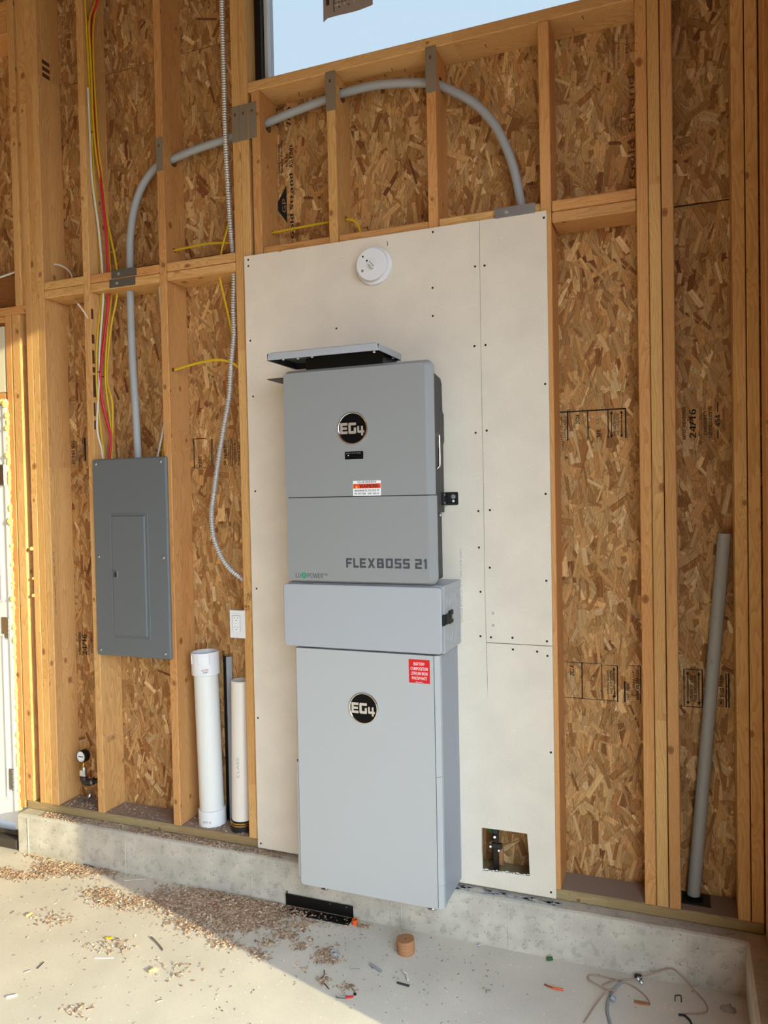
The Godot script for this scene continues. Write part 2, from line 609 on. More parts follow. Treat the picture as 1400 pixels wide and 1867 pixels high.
func _ready() -> void:
	rng.seed = 7
	# camera
	var cam := Camera3D.new()
	cam.name = "camera"
	cam.position = Vector3(0, 1.64, 2.73)
	cam.rotation_degrees = Vector3(-1.289, 21.405, -1.127)
	cam.fov = 67.65
	cam.near = 0.02
	cam.current = true
	add_child(cam)
	# sky, seen through the window and the open garage door
	var env := Environment.new()
	env.background_mode = Environment.BG_SKY
	var sky := Sky.new()
	var sm := ProceduralSkyMaterial.new()
	sm.sky_top_color = Color(0.80, 0.915, 1.0)
	sm.sky_horizon_color = Color(0.96, 0.97, 0.985)
	sm.sky_curve = 0.18
	sm.ground_bottom_color = Color(0.55, 0.53, 0.5)
	sm.ground_horizon_color = Color(0.68, 0.68, 0.68)
	sm.sun_angle_max = 12.0
	sky.sky_material = sm
	env.sky = sky
	env.background_energy_multiplier = 6.6
	env.tonemap_mode = Environment.TONE_MAPPER_LINEAR
	env.tonemap_exposure = 1.0
	env.sdfgi_enabled = true
	env.ssao_enabled = true
	env.ssil_enabled = true
	var we := WorldEnvironment.new()
	we.name = "surroundings"
	we.environment = env
	add_child(we)
	# low sun that enters through the garage door to the right of the camera
	var sun := DirectionalLight3D.new()
	sun.name = "sun"
	sun.light_color = Color(1.0, 0.97, 0.80)
	sun.light_energy = 2.45
	sun.light_angular_distance = 0.6
	sun.shadow_enabled = true
	add_child(sun)
	var el := deg_to_rad(14.8)
	sun.look_at_from_position(Vector3(0.9565 * cos(el), sin(el), 0.2917 * cos(el)) * 20.0, Vector3.ZERO)

	make_materials()
	build_shell()
	build_wall()
	build_window()
	build_door()
	build_marks()
	build_gypsum()
	build_inverter()
	build_wire_box()
	build_battery()
	build_panel()
	build_cables()
	build_wall_things()
	build_pipes()
	build_floor_things()
	build_shavings()


# ---------------------------------------------------------------- the garage around the photographed wall
func build_shell() -> void:
	var b := MB.new()
	b.bx(Vector3(-7.2, -0.2, -0.3), Vector3(0.40, 0, 7.4))
	single(b, "floor", M.slab, "smooth pale concrete garage floor, sunlit on one side", "floor", Vector3.ZERO, "", "structure")
	b = MB.new()
	b.bx(Vector3(-35, -0.35, -30), Vector3(45, -0.05, 50))
	single(b, "ground", M.ground, "bare ground outside the open garage door", "ground", Vector3.ZERO, "", "structure")
	b = MB.new()
	b.bx(Vector3(-7.2, 5.0, -0.3), Vector3(0.42, 5.15, 7.4))
	single(b, "ceiling", M.dark_fir, "wooden ceiling of the garage", "ceiling", Vector3.ZERO, "", "structure")
	b = MB.new()
	b.bx(Vector3(-7.2, 0, -0.3), Vector3(-7.0, 5.0, 7.4))
	single(b, "wall_left", M.strand_board, "strand board wall at the far left", "wall", Vector3.ZERO, "", "structure")
	b = MB.new()
	b.bx(Vector3(-7.0, 0, 7.2), Vector3(0.40, 5.0, 7.4))
	single(b, "wall_front", M.strand_board, "strand board wall behind the photographer", "wall", Vector3.ZERO, "", "structure")
	# the right wall with the garage door opening from z = 0.915 to 6.6
	var w := thing("wall_right", "framed wall meeting the stud wall at the corner, open at the garage door", "wall", Vector3.ZERO, "", "structure")
	sheet(w, 0.375, 0.386, 0.18, 2.62, -0.15, 0.915)
	sheet(w, 0.375, 0.386, 2.623, 5.0, -0.15, 0.915)
	sheet(w, 0.375, 0.386, 3.31, 5.0, 0.917, 6.6)
	sheet(w, 0.375, 0.386, 0.0, 5.0, 6.602, 7.2)
	b = MB.new()
	b.bx(Vector3(0.386, 0, -0.3), Vector3(0.40, 5.0, 0.915))
	b.bx(Vector3(0.386, 3.30, 0.915), Vector3(0.40, 5.0, 6.6))
	b.bx(Vector3(0.386, 0, 6.6), Vector3(0.40, 5.0, 7.4))
	part(b, "siding", M.wrap, w)
	board(w, "stud", 0.236, 0.274, 0.218, 4.92, 0.004, 0.144)
	board(w, "stud", 0.236, 0.375, 0.218, 4.92, 0.42, 0.458)
	for z in [0.799, 0.838, 0.877]:
		board(w, "stud", 0.236, 0.375, 0.218, 4.92, z, z + 0.038)
	for z in [6.6, 6.9, 7.15]:
		board(w, "stud", 0.236, 0.375, 0.04, 4.92, z, z + 0.038)
	board(w, "bottom_plate", 0.236, 0.375, 0.18, 0.218, 0.0, 0.915, 2, M.treated)
	board(w, "header", 0.24, 0.374, 3.30, 3.65, 0.915, 6.6, 2)
	board(w, "top_plate", 0.236, 0.375, 4.92, 5.0, 0.0, 7.2, 2)
	# concrete curb under the wood walls
	var c := thing("concrete_curb", "low cast concrete curb under the stud walls", "curb", Vector3.ZERO, "", "structure")
	b = MB.new()
	var prof := [Vector2(0.06, 0.0), Vector2(0.06, 0.168), Vector2(0.057, 0.175), Vector2(0.049, 0.18), Vector2(-0.2, 0.18), Vector2(-0.2, 0.0)]
	var xs := PackedFloat32Array()
	for i in 63:
		xs.append(lerpf(-2.92, 0.39, i / 62.0))
	for i in 62:
		for k in prof.size() - 1:
			var p: Vector2 = prof[k]
			var q: Vector2 = prof[k + 1]
			var e := (q - p).normalized()
			var nn := Vector3(0, -e.x, e.y)
			var chip := func(j: int, t: Vector2) -> Vector3:
				var wob := 0.0025 * sin(j * 2.3) + 0.002 * sin(j * 5.1 + 1.0)
				return Vector3(xs[j], t.y, t.x + (wob if t.x > 0.04 and t.x < 0.059 else 0.0))
			b.quad(chip.call(i, p), chip.call(i + 1, p), chip.call(i + 1, q), chip.call(i, q), nn)
	for x in [-2.92, 0.39]:
		b.quad(Vector3(x, 0, 0.06), Vector3(x, 0.18, 0.049), Vector3(x, 0.18, -0.2), Vector3(x, 0, -0.2), Vector3(-1 if x < 0 else 1, 0, 0))
	part(b, "curb_run", M.curb, c)
	b = MB.new()
	b.bx(Vector3(0.172, 0.0, 0.04), Vector3(0.40, 0.18, 0.915), 0.01)
	part(b, "curb_return", M.curb, c)
	# fins left by the joints of the form boards
	for x in [-2.86, -2.30, -1.66, -1.40, -1.05, -1.01, -0.60, -0.003, 0.017]:
		b = MB.new()
		b.box(Vector3(x, 0.083, 0.060), Vector3(0.0022, 0.083, 0.0022), 0.001)
		part(b, "form_fin", M.curb, c)
	b = MB.new()
	b.bx(Vector3(-7.0, 0, -0.3), Vector3(-3.98, 0.18, 0.05), 0.005)
	part(b, "curb_run", M.curb, c)


func build_wall() -> void:
	var w := thing("wall_back", "open stud wall of fir lumber backed with strand board sheathing", "wall", Vector3.ZERO, "", "structure")
	M.wall = w
	var zb := -STUD
	var zs := -STUD - 0.011
	# sheathing
	sheet(w, -7.0, -3.98, 0.18, 5.0, zs, zb)
	sheet(w, -3.978, -2.692, 2.12, 5.0, zs, zb)
	sheet(w, -2.975, -2.692, 0.18, 2.118, zs, zb)
	sheet(w, -2.690, -1.472, 0.18, 2.70, zs, zb)
	sheet(w, -2.690, -1.632, 2.703, 3.6, zs, zb)
	sheet(w, -2.690, -1.632, 3.603, 5.0, zs, zb)
	sheet(w, -1.630, -0.119, 2.703, 3.322, zs, zb)
	M.sheet_low = sheet(w, -1.470, -0.119, 0.18, 2.70, zs, zb)
	sheet(w, -0.117, 0.375, 0.18, 2.618, zs, zb)
	sheet(w, -0.117, 0.375, 2.623, 3.322, zs, zb)
	sheet(w, -0.117, 0.375, 3.324, 5.0, zs, zb)
	sheet(w, -1.630, -0.119, 4.35, 5.0, zs, zb)
	var b := MB.new()
	for r in [[-7.0, -3.98, 0.0, 5.0], [-3.98, -2.95, 2.15, 5.0], [-2.95, -1.63, 0.0, 5.0], [-1.63, -0.137, 0.0, 3.30], [-1.63, -0.137, 4.36, 5.0], [-0.137, 0.40, 0.0, 5.0]]:
		b.bx(Vector3(r[0], r[2], -0.175), Vector3(r[1], r[3], zs - 0.003))
	part(b, "siding", M.wrap, w)
	# plates
	board(w, "bottom_plate", -2.925, 0.234, 0.18, 0.218, zb, 0.0, 0, M.treated, 0.005)
	board(w, "top_plate", -7.0, 0.234, 4.92, 4.96, zb, 0.0, 0)
	board(w, "top_plate", -7.0, 0.234, 4.96, 5.0, zb, 0.0, 0)
	# full-height studs
	for x in [-2.844, -2.806, -2.768, -2.500, -0.137, -0.098, -0.058, 0.155, 0.195]:
		board(w, "stud", x + 0.0004, x + 0.0374, 0.218, 4.92, zb, 0.0)
	# studs under the window sill
	board(w, "stud", -0.458, -0.4205, 0.218, 3.281, zb, 0.0)
	# studs bored for the cables: [x, top, holes as [height, depth, radius]]
	for q in [[-2.085, 4.92, [[3.106, -0.070, 0.024], [2.720, -0.060, 0.009], [2.198, -0.030, 0.009]]], [-1.705, 4.92, [[3.162, -0.070, 0.024]]], [-1.667, 4.92, [[3.168, -0.070, 0.024]]], [-1.614, 3.281, [[3.168, -0.070, 0.027], [2.738, -0.090, 0.009]]], [-1.278, 3.281, [[3.222, -0.070, 0.027], [2.744, -0.090, 0.009]]], [-0.871, 3.281, [[3.178, -0.070, 0.027]]]]:
		bored_stud(w, q[0] + 0.0002, q[0] + 0.0374, 0.218, q[1], zb, q[2])
	# trimmers and header at the door
	board(w, "stud", -2.973, -2.936, 0.18, 2.52, zb, 0.0)
	board(w, "stud", -2.931, -2.882, 0.218, 2.52, zb, 0.0)
	board(w, "stud", -2.905, -2.867, 2.558, 4.92, zb, 0.0)
	board(w, "stud", -2.866, -2.8455, 2.558, 4.92, zb, -0.01)
	board(w, "door_header_plate", -4.02, -2.8455, 2.52, 2.558, zb, 0.0, 0)
	board(w, "door_header", -4.02, -2.906, 2.559, 2.715, zb, -0.035, 0, M.dark_fir)
	board(w, "filler_board", -4.02, -2.978, 2.49, 2.518, zb, -0.004, 0)
	board(w, "filler_board", -4.02, -2.978, 2.475, 2.489, zb, -0.012, 0, M.dark_fir)
	board(w, "filler_board", -4.02, -2.984, 2.162, 2.473, -0.03, -0.004, 1, M.pale_ply)
	board(w, "filler_board", -4.02, -2.986, 2.128, 2.160, -0.09, -0.004, 0)
	board(w, "blocking", -4.02, -2.906, 3.82, 3.93, zb, -0.002, 0)
	board(w, "blocking", -4.02, -2.906, 3.932, 3.97, zb, 0.0, 0)
	# rough sill of the window and its head
	board(w, "window_sill_plate", -1.629, -0.1385, 3.282, 3.322, zb, 0.0, 0)
	board(w, "window_header", -1.629, -0.1385, 4.30, 4.92, zb, 0.0, 0)
	# building dust lying on the bottom plate in each bay
	for r in [[-2.73, -2.50], [-2.462, -2.085], [-2.047, -1.705], [-0.42, -0.137], [-0.02, 0.155]]:
		var dm := MB.new()
		dm.bx(Vector3(r[0] + 0.002, 0.2178, zb + 0.002), Vector3(r[1] - 0.002, 0.2186, -0.007), 0.0003)
		part(dm, "dust_layer", M.plate_dust, w)
	# nail points sticking out under the window sill
	for q in [[-1.44, -0.085], [-1.07, -0.10], [-1.03, -0.07], [-0.985, -0.095], [-0.66, -0.06], [-0.35, -0.09], [-0.31, -0.03]]:
		var nm := MB.new()
		nm.tube(PackedVector3Array([Vector3(q[0], 3.284, q[1]), Vector3(q[0] + 0.008, 3.262, q[1] + 0.012)]), [0.0016, 0.0008], 6)
		part(nm, "nail", M.iron, w)
	# doubled blocking between the studs
	for r in [[-2.730, -2.500, 2.573, 0.0], [-2.462, -2.085, 2.573, 0.0], [-2.047, -1.705, 2.573, 0.0], [-1.576, -1.278, 2.578, -0.003], [-1.240, -0.871, 2.578, -0.003], [-0.833, -0.458, 2.580, -0.003], [-0.420, -0.137, 2.580, 0.0]]:
		board(w, "blocking", r[0] + 0.001, r[1] - 0.001, r[2], r[2] + 0.0375, zb, r[3], 0, null, 0.004)
		board(w, "blocking", r[0] + 0.001, r[1] - 0.001, r[2] + 0.039, r[2] + 0.0765, zb, r[3], 0, null, 0.004)


func bored_stud(w: Node3D, x0: float, x1: float, y0: float, y1: float, zb: float, holes: Array) -> void:
	var h := Vector3((x1 - x0) / 2, (y1 - y0) / 2, -zb / 2)
	var c := Vector3((x0 + x1) / 2, (y0 + y1) / 2, zb / 2)
	var b := MB.new()
	b.box(Vector3.ZERO, h, 0.0025, 1, 0.30, 1.8, Vector2(rng.randf(), rng.randf()))
	var m := fir()
	var o := CSGMesh3D.new()
	o.name = "stud"
	o.mesh = b.mesh()
	o.material = m
	for q in holes:
		var cy := CSGCylinder3D.new()
		cy.name = "bore"
		cy.operation = CSGShape3D.OPERATION_SUBTRACTION
		cy.radius = q[2]
		cy.height = 0.2
		cy.sides = 24
		cy.material = M.dark_fir
		o.add_child(cy, true)
		cy.rotation_degrees = Vector3(0, 0, 90)
		cy.position = Vector3(0, q[0], q[1]) - Vector3(0, c.y, c.z)
	w.add_child(o, true)
	o.position = c


func build_window() -> void:
	var w := thing("window_1", "high window over the stud wall showing pale blue sky", "window", Vector3(-0.884, 3.322, -0.11), "", "structure")
	var b := MB.new()
	var x0 := -0.745
	var x1 := 0.745
	var h := 1.03
	for r in [[x0, x0 + 0.030, 0.0, h], [x1 - 0.030, x1, 0.0, h], [x0, x1, -0.02, 0.012], [x0, x1, h - 0.03, h]]:
		b.bx(Vector3(r[0], r[2], -0.06), Vector3(r[1], r[3], 0.045), 0.002)
	part(b, "window_frame", M.frame_dark, w)
	b = MB.new()
	for r in [[x0 + 0.030, x0 + 0.047, 0.012, h - 0.03], [x1 - 0.047, x1 - 0.030, 0.012, h - 0.03], [x0 + 0.047, x1 - 0.047, 0.012, 0.026], [x0 + 0.047, x1 - 0.047, h - 0.05, h - 0.03]]:
		b.bx(Vector3(r[0], r[2], -0.035), Vector3(r[1], r[3], 0.02), 0.003)
	part(b, "sash", M.frame_white, w)
	b = MB.new()
	b.bx(Vector3(x0 + 0.04, 0.02, -0.012), Vector3(x1 - 0.04, h - 0.04, -0.008))
	part(b, "pane", M.glass, w)


func build_door() -> void:
	var d := thing("door_1", "white exterior door with steel hinges at the left edge", "door", Vector3(-3.47, 0.06, 0), "", "structure")
	var b := MB.new()
	b.bx(Vector3(-0.465, 0.04, -0.046), Vector3(0.467, 2.04, 0.0), 0.002)
	part(b, "door_leaf", M.door_white, d)
	for r in [[0.15, 0.95], [1.1, 1.9]]:
		b = MB.new()
		for q in [[-0.33, -0.318, r[0], r[1]], [0.435 - 0.012, 0.435, r[0], r[1]], [-0.33, 0.435, r[0], r[0] + 0.012], [-0.33, 0.435, r[1] - 0.012, r[1]]]:
			b.bx(Vector3(q[0], q[2], -0.001), Vector3(q[1], q[3], 0.005), 0.002)
		part(b, "panel_moulding", M.door_white, d)
	b = MB.new()
	b.bx(Vector3(0.470, 0.0, -0.12), Vector3(0.494, 2.068, 0.006), 0.002)
	b.bx(Vector3(-0.494, 2.044, -0.12), Vector3(0.470, 2.068, 0.006), 0.002)
	b.bx(Vector3(-0.494, 0.0, -0.12), Vector3(-0.470, 2.044, 0.006), 0.002)
	part(b, "door_jamb", M.door_white, d)
	for y in [0.25, 0.98, 1.71]:
		b = MB.new()
		b.bx(Vector3(0.418, y - 0.05, 0.0), Vector3(0.455, y + 0.05, 0.0025), 0.001)
		b.bx(Vector3(0.455, y - 0.05, 0.0), Vector3(0.463, y + 0.05, 0.006), 0.001)
		for k in 5:
			b.lathe([Vector2(0, 0), Vector2(0.0065, 0), Vector2(0.0065, 0.0185), Vector2(0, 0.0185)], 10, Transform3D(Basis(), Vector3(0.4685, y - 0.05 + k * 0.02, 0.007)))
		part(b, "hinge", M.steel, d)
	b = MB.new()
	b.bx(Vector3(-0.494, -0.06, -0.12), Vector3(0.53, -0.012, 0.055), 0.004)
	b.bx(Vector3(-0.494, -0.012, -0.06), Vector3(0.53, 0.012, 0.02), 0.004)
	part(b, "threshold", M.bronze, d)
	# cured foam squeezed out between jamb and stud
	b = MB.new()
	var p := PackedVector3Array()
	var rad := []
	var no := FastNoiseLite.new()
	no.seed = 4
	no.frequency = 9.0
	for i in 330:
		var y := lerpf(0.16, 2.12, i / 329.0)
		p.append(Vector3(-2.9735 + 0.003 * no.get_noise_1d(y * 2 + 40), y, -0.004 + 0.006 * no.get_noise_1d(y * 1.5)))
		rad.append(0.009 + 0.007 * no.get_noise_1d(y * 3.0 + 7) + 0.004 * no.get_noise_1d(y * 14.0))
	b.tube(p, rad, 9)
	for q in [[-3.005, 2.118, 0.014], [-2.985, 2.105, 0.02], [-2.976, 2.05, 0.016], [-2.978, 1.99, 0.015], [-2.979, 1.86, 0.017], [-2.977, 1.55, 0.018], [-2.976, 1.18, 0.016], [-3.03, 2.12, 0.012], [-3.06, 2.115, 0.016]]:
		b.lathe([Vector2(0, -q[2]), Vector2(q[2] * 0.7, -q[2] * 0.7), Vector2(q[2], 0), Vector2(q[2] * 0.7, q[2] * 0.7), Vector2(0, q[2])], 10, Transform3D(Basis(), Vector3(q[0], q[1], 0.0)))
	single(b, "foam_bead", M.foam_yellow, "lumpy yellow spray foam between white door jamb and stud", "foam")
	b = MB.new()
	for q in [[-2.848, 1.42, 0.010], [-2.846, 1.20, 0.008], [-2.845, 1.28, 0.006]]:
		b.lathe([Vector2(0, -q[2]), Vector2(q[2] * 0.7, -q[2] * 0.7), Vector2(q[2], 0), Vector2(q[2] * 0.6, q[2] * 0.8), Vector2(0, q[2])], 7, Transform3D(Basis(), Vector3(q[0], q[1], 0.002)))
	part(b, "foam_drips", M.foam_yellow, M.wall)


# ---------------------------------------------------------------- ink on the sheathing and the lumber
func stamp(called := "printed_stamp") -> Node3D:
	var o := Node3D.new()
	o.name = called
	M.wall.add_child(o, true)
	return o


# bars of ink, each [x0, y0, x1, y1], on a face at depth z
func bars(parent: Node3D, rects: Array, z: float, m: Material) -> void:
	var b := MB.new()
	for r in rects:
		b.bx(Vector3(r[0], r[1], z), Vector3(r[2], r[3], z + 0.0005))
	part(b, "ink_lines", m, parent)


# a thin pen stroke through points on a face
func stroke(parent: Node3D, pts: Array, r: float, m: Material) -> void:
	var b := MB.new()
	b.tube(PackedVector3Array(pts), r, 5)
	part(b, "pen_stroke", m, parent)


func arrow(x: float, y0: float, y1: float, z: float, s: Node3D, m: Material) -> void:
	var b := MB.new()
	b.bx(Vector3(x - 0.0016, y0 + 0.008, z), Vector3(x + 0.0016, y1 - 0.008, z + 0.0005))
	b.extrude(PackedVector2Array([Vector2(x - 0.006, y1 - 0.011), Vector2(x + 0.006, y1 - 0.011), Vector2(x, y1)]), z, z + 0.0005)
	b.extrude(PackedVector2Array([Vector2(x - 0.006, y0 + 0.011), Vector2(x + 0.006, y0 + 0.011), Vector2(x, y0)]), z, z + 0.0005)
	part(b, "arrow", m, s)


func build_marks() -> void:
	var z := -STUD + 0.0002
	var up := Basis(Vector3(0, 0, 1), PI / 2)
	var down := Basis(Vector3(0, 0, 1), -PI / 2)
	var ink: Material = M.ink
	# right bay, upper stamp
	var s := stamp()
	bars(s, [[-0.42, 1.929, -0.188, 1.934], [-0.396, 1.826, -0.391, 1.931], [-0.323, 1.832, -0.319, 1.931], [-0.252, 1.828, -0.248, 1.931], [-0.192, 1.826, -0.187, 1.934]], z, ink)
	letters("SPACE SQUARE", 0.094, 0.008, ink, s, Vector3(-0.4145, 1.868, z), up)
	letters("EDGES UP 3", 0.082, 0.008, ink, s, Vector3(-0.4035, 1.876, z), up, "lettering", false)
	letters("2024", 0.034, 0.014, ink, s, Vector3(-0.357, 1.902, z), up)
	letters("MR", 0.026, 0.015, ink, s, Vector3(-0.283, 1.848, z), up)
	letters("CE", 0.020, 0.011, M.faded_ink, s, Vector3(-0.287, 1.892, z), up, "lettering", false)
	letters("STRENGTH AXIS", 0.080, 0.0085, ink, s, Vector3(-0.227, 1.876, z), up)
	letters("THIS DIRECTION", 0.080, 0.0085, ink, s, Vector3(-0.2165, 1.876, z), up)
	arrow(-0.2385, 1.828, 1.926, z, s, ink)
	arrow(-0.2035, 1.828, 1.926, z, s, ink)
	# corner bay, upper stamp
	s = stamp()
	letters("RATED SHEATHING", 0.112, 0.0105, ink, s, Vector3(0.005, 1.868, z), up)
	letters("24/16", 0.100, 0.022, ink, s, Vector3(0.033, 1.866, z), up)
	letters("RATED FOR SPACING", 0.108, 0.0085, M.faded_ink, s, Vector3(0.0585, 1.868, z), up)
	letters("EXPOSURE 1", 0.080, 0.0095, ink, s, Vector3(0.073, 1.866, z), up)
	letters("THICKNESS 0.418 IN.", 0.112, 0.0115, ink, s, Vector3(0.0895, 1.868, z), up)
	letters("454", 0.040, 0.016, ink, s, Vector3(0.1125, 1.872, z), up)
	bars(s, [[0.111, 1.902, 0.1145, 1.934], [0.111, 1.812, 0.1145, 1.842]], z, ink)
	letters("SIZED FOR SPACING", 0.084, 0.008, M.faded_ink, s, Vector3(0.131, 1.876, z), up)
	# right bay, lower stamp
	s = stamp()
	bars(s, [[-0.425, 0.874, -0.423, 1.008], [-0.425, 1.006, -0.283, 1.008], [-0.425, 0.874, -0.229, 0.876], [-0.356, 0.874, -0.352, 1.008], [-0.285, 0.874, -0.282, 1.006], [-0.231, 0.872, -0.227, 1.004], [-0.27, 1.003, -0.228, 1.005], [-0.207, 0.874, -0.201, 0.95], [-0.151, 0.874, -0.148, 1.008], [-0.19, 1.007, -0.148, 1.009]], z, ink)
	letters("2024", 0.038, 0.015, ink, s, Vector3(-0.390, 0.976, z), up)
	letters("STRENGTH AXIS", 0.086, 0.009, ink, s, Vector3(-0.262, 0.942, z), up)
	letters("THIS DIRECTION", 0.086, 0.009, ink, s, Vector3(-0.2505, 0.942, z), up)
	arrow(-0.241, 0.884, 0.998, z, s, ink)
	letters("THIS SIDE", 0.060, 0.009, ink, s, Vector3(-0.193, 0.912, z), up)
	letters("DOWN UP", 0.092, 0.0085, M.faded_ink, s, Vector3(-0.173, 0.944, z), up)
	letters("MADE IN CANADA", 0.110, 0.010, ink, s, Vector3(-0.1605, 0.940, z), up)
	# corner bay, lower stamp
	s = stamp()
	bars(s, [[-0.006, 0.874, -0.003, 1.008], [0.002, 1.006, 0.056, 1.009], [0.002, 0.874, 0.056, 0.877], [0.053, 0.874, 0.057, 1.008], [0.129, 0.882, 0.133, 1.0], [0.137, 0.882, 0.142, 1.002]], z, ink)
	letters("STRENGTH AXIS", 0.092, 0.009, ink, s, Vector3(0.0195, 0.940, z), up)
	letters("THIS DIRECTION", 0.092, 0.009, ink, s, Vector3(0.0315, 0.940, z), up)
	arrow(0.008, 0.882, 1.0, z, s, ink)
	arrow(0.044, 0.882, 1.0, z, s, ink)
	letters("West Fraser", 0.078, 0.014, ink, s, Vector3(0.116, 0.955, z), up)
	bars(s, [[0.107, 0.884, 0.109, 0.910], [0.120, 0.884, 0.122, 0.910], [0.107, 0.884, 0.122, 0.886], [0.107, 0.908, 0.122, 0.910], [0.112, 0.890, 0.117, 0.904]], z, ink)
	# bay right of the breaker panel
	s = stamp()
	bars(s, [[-2.031, 1.776, -2.026, 1.906], [-2.031, 1.904, -1.966, 1.907], [-2.031, 1.774, -1.966, 1.777], [-1.938, 1.778, -1.934, 1.902], [-1.931, 1.778, -1.929, 1.902], [-1.840, 1.777, -1.837, 1.899], [-1.832, 1.777, -1.829, 1.899]], z, ink)
	letters("2024", 0.050, 0.017, ink, s, Vector3(-1.998, 1.804, z), down)
	letters("Exposure 1", 0.085, 0.009, M.faded_ink, s, Vector3(-1.914, 1.845, z), down)
	letters("1'/2'0/16 oc", 0.110, 0.015, ink, s, Vector3(-1.866, 1.838, z), down)
	letters("RATED SHEATHING", 0.110, 0.009, M.faded_ink, s, Vector3(-1.848, 1.838, z), down)
	letters("//16 CATEGORY", 0.108, 0.012, ink, s, Vector3(-1.8165, 1.842, z), down)
	letters("PS 2 FIELD", 0.085, 0.012, M.faded_ink, s, Vector3(-1.797, 1.824, z), down)
	# narrow bay left of the panel
	s = stamp()
	letters("RATED SHEATHING", 0.112, 0.0145, ink, s, Vector3(-2.708, 0.955, z), up)
	letters("24/16", 0.098, 0.028, ink, s, Vector3(-2.680, 0.950, z), up)
	letters("RATED FOR SPACING", 0.098, 0.010, M.faded_ink, s, Vector3(-2.654, 0.950, z), up)
	letters("EXPOSURE 1", 0.075, 0.011, ink, s, Vector3(-2.637, 0.950, z), up)
	letters("THICKNESS 0.418 IN.", 0.100, 0.011, ink, s, Vector3(-2.620, 0.950, z), up)
	s = stamp()
	letters("THIS END UP", 0.115, 0.018, ink, s, Vector3(-2.716, 1.872, z), down)
	letters("SPACE PANEL", 0.070, 0.010, M.faded_ink, s, Vector3(-2.694, 1.868, z), down)
	letters("EDGES CLOSE", 0.080, 0.010, ink, s, Vector3(-2.681, 1.866, z), down)
	letters("1/8 IN. GAP", 0.062, 0.010, M.faded_ink, s, Vector3(-2.668, 1.870, z), down)
	bars(s, [[-2.657, 1.828, -2.654, 1.940], [-2.649, 1.828, -2.638, 1.938]], z, ink)
	# blurred mill print with a triangle, under the window
	s = stamp()
	var b := MB.new()
	b.extrude(PackedVector2Array([Vector2(-1.590, 2.862), Vector2(-1.535, 2.944), Vector2(-1.535, 2.788)]), z, z + 0.0005)
	part(b, "triangle", ink, s)
	letters("GP", 0.056, 0.017, M.chip_wood, s, Vector3(-1.5475, 2.862, z + 0.0004), up, "lettering", false)
	letters("Gold Strand", 0.27, 0.017, ink, s, Vector3(-1.513, 2.855, z), up)
	letters("Use This Side Down", 0.135, 0.012, ink, s, Vector3(-1.582, 3.068, z), up)
	letters("Sanded Face Inside", 0.122, 0.011, ink, s, Vector3(-1.568, 3.060, z), up)
	letters("Space Panels", 0.135, 0.012, ink, s, Vector3(-1.554, 3.066, z), up)
	letters("1/8 In.", 0.062, 0.011, ink, s, Vector3(-1.532, 3.05, z), up)
	letters("All Ends", 0.095, 0.018, ink, s, Vector3(-1.512, 3.06, z), up)
	letters("24/16", 0.07, 0.022, ink, s, Vector3(-1.578, 3.235, z), up)
	letters("EXP 1", 0.06, 0.018, ink, s, Vector3(-1.553, 3.24, z), up)
	letters("7/16", 0.08, 0.02, ink, s, Vector3(-1.518, 3.225, z), up)
	# faded mill print beside the tripled studs
	s = stamp()
	b = MB.new()
	for k in 8:
		var x := -0.226 + k * 0.0048
		b.bx(Vector3(x, 2.944 - k * 0.0065 - 0.006, z), Vector3(x + 0.0022, 2.944 + k * 0.006, z + 0.0005))
	part(b, "triangle", M.faded_ink, s)
	letters("Gold Strand", 0.36, 0.022, M.faded_ink, s, Vector3(-0.158, 2.92, z), up, "lettering", false)
	letters("Space Panels 1/8 In.", 0.11, 0.009, M.faded_ink, s, Vector3(-0.232, 3.20, z), up)
	letters("Sanded Face Inside", 0.12, 0.009, M.faded_ink, s, Vector3(-0.215, 3.195, z), up)
	letters("Use This Side Down", 0.12, 0.009, M.faded_ink, s, Vector3(-0.198, 3.195, z), up)
	letters("All Ends", 0.07, 0.011, M.faded_ink, s, Vector3(-0.170, 3.215, z), up)
	# mill dashes on the stud left of the panel, and its grade stamp
	s = stamp("mill_mark")
	b = MB.new()
	for r in [[2.455, 2.500], [2.345, 2.385], [2.255, 2.315], [2.215, 2.240], [2.105, 2.205], [2.020, 2.080], [1.96, 2.0]]:
		b.bx(Vector3(-2.4630, r[0], -0.017 + 0.004 * sin(r[0] * 50)), Vector3(-2.4622, r[1], -0.004))
	part(b, "ink_lines", M.brown_ink, s)
	var side := Basis(Vector3(0, 1, 0), PI / 2)
	s = stamp("grade_stamp")
	letters("S-DRY", 0.040, 0.013, ink, s, Vector3(-2.4622, 0.545, -0.060), side, "lettering", false)
	b = MB.new()
	for r in [[-0.087, 0.534, -0.034, 0.5352], [-0.087, 0.5555, -0.034, 0.5567], [-0.087, 0.534, -0.0858, 0.5567], [-0.0352, 0.534, -0.034, 0.5567]]:
		b.bx(Vector3(-2.4628, r[1], r[0]), Vector3(-2.4622, r[3], r[2]))
	part(b, "ink_lines", ink, s)
	s = stamp("grade_stamp")
	b = MB.new()
	for k in 3:
		b.bx(Vector3(-2.7308, 3.60 + k * 0.03, -0.075), Vector3(-2.7302, 3.618 + k * 0.03, -0.03))
	part(b, "ink_lines", M.brown_ink, s)
	# handwriting down the tripled stud
	s = stamp("handwritten_note")
	var note := [[1.405, 0.010, 3], [1.378, 0.014, 4], [1.338, 0.009, 3], [1.318, 0.014, 4], [1.262, 0.011, 3], [1.236, 0.020, 6], [1.186, 0.009, 3], [1.166, 0.012, 4], [1.135, 0.014, 3]]
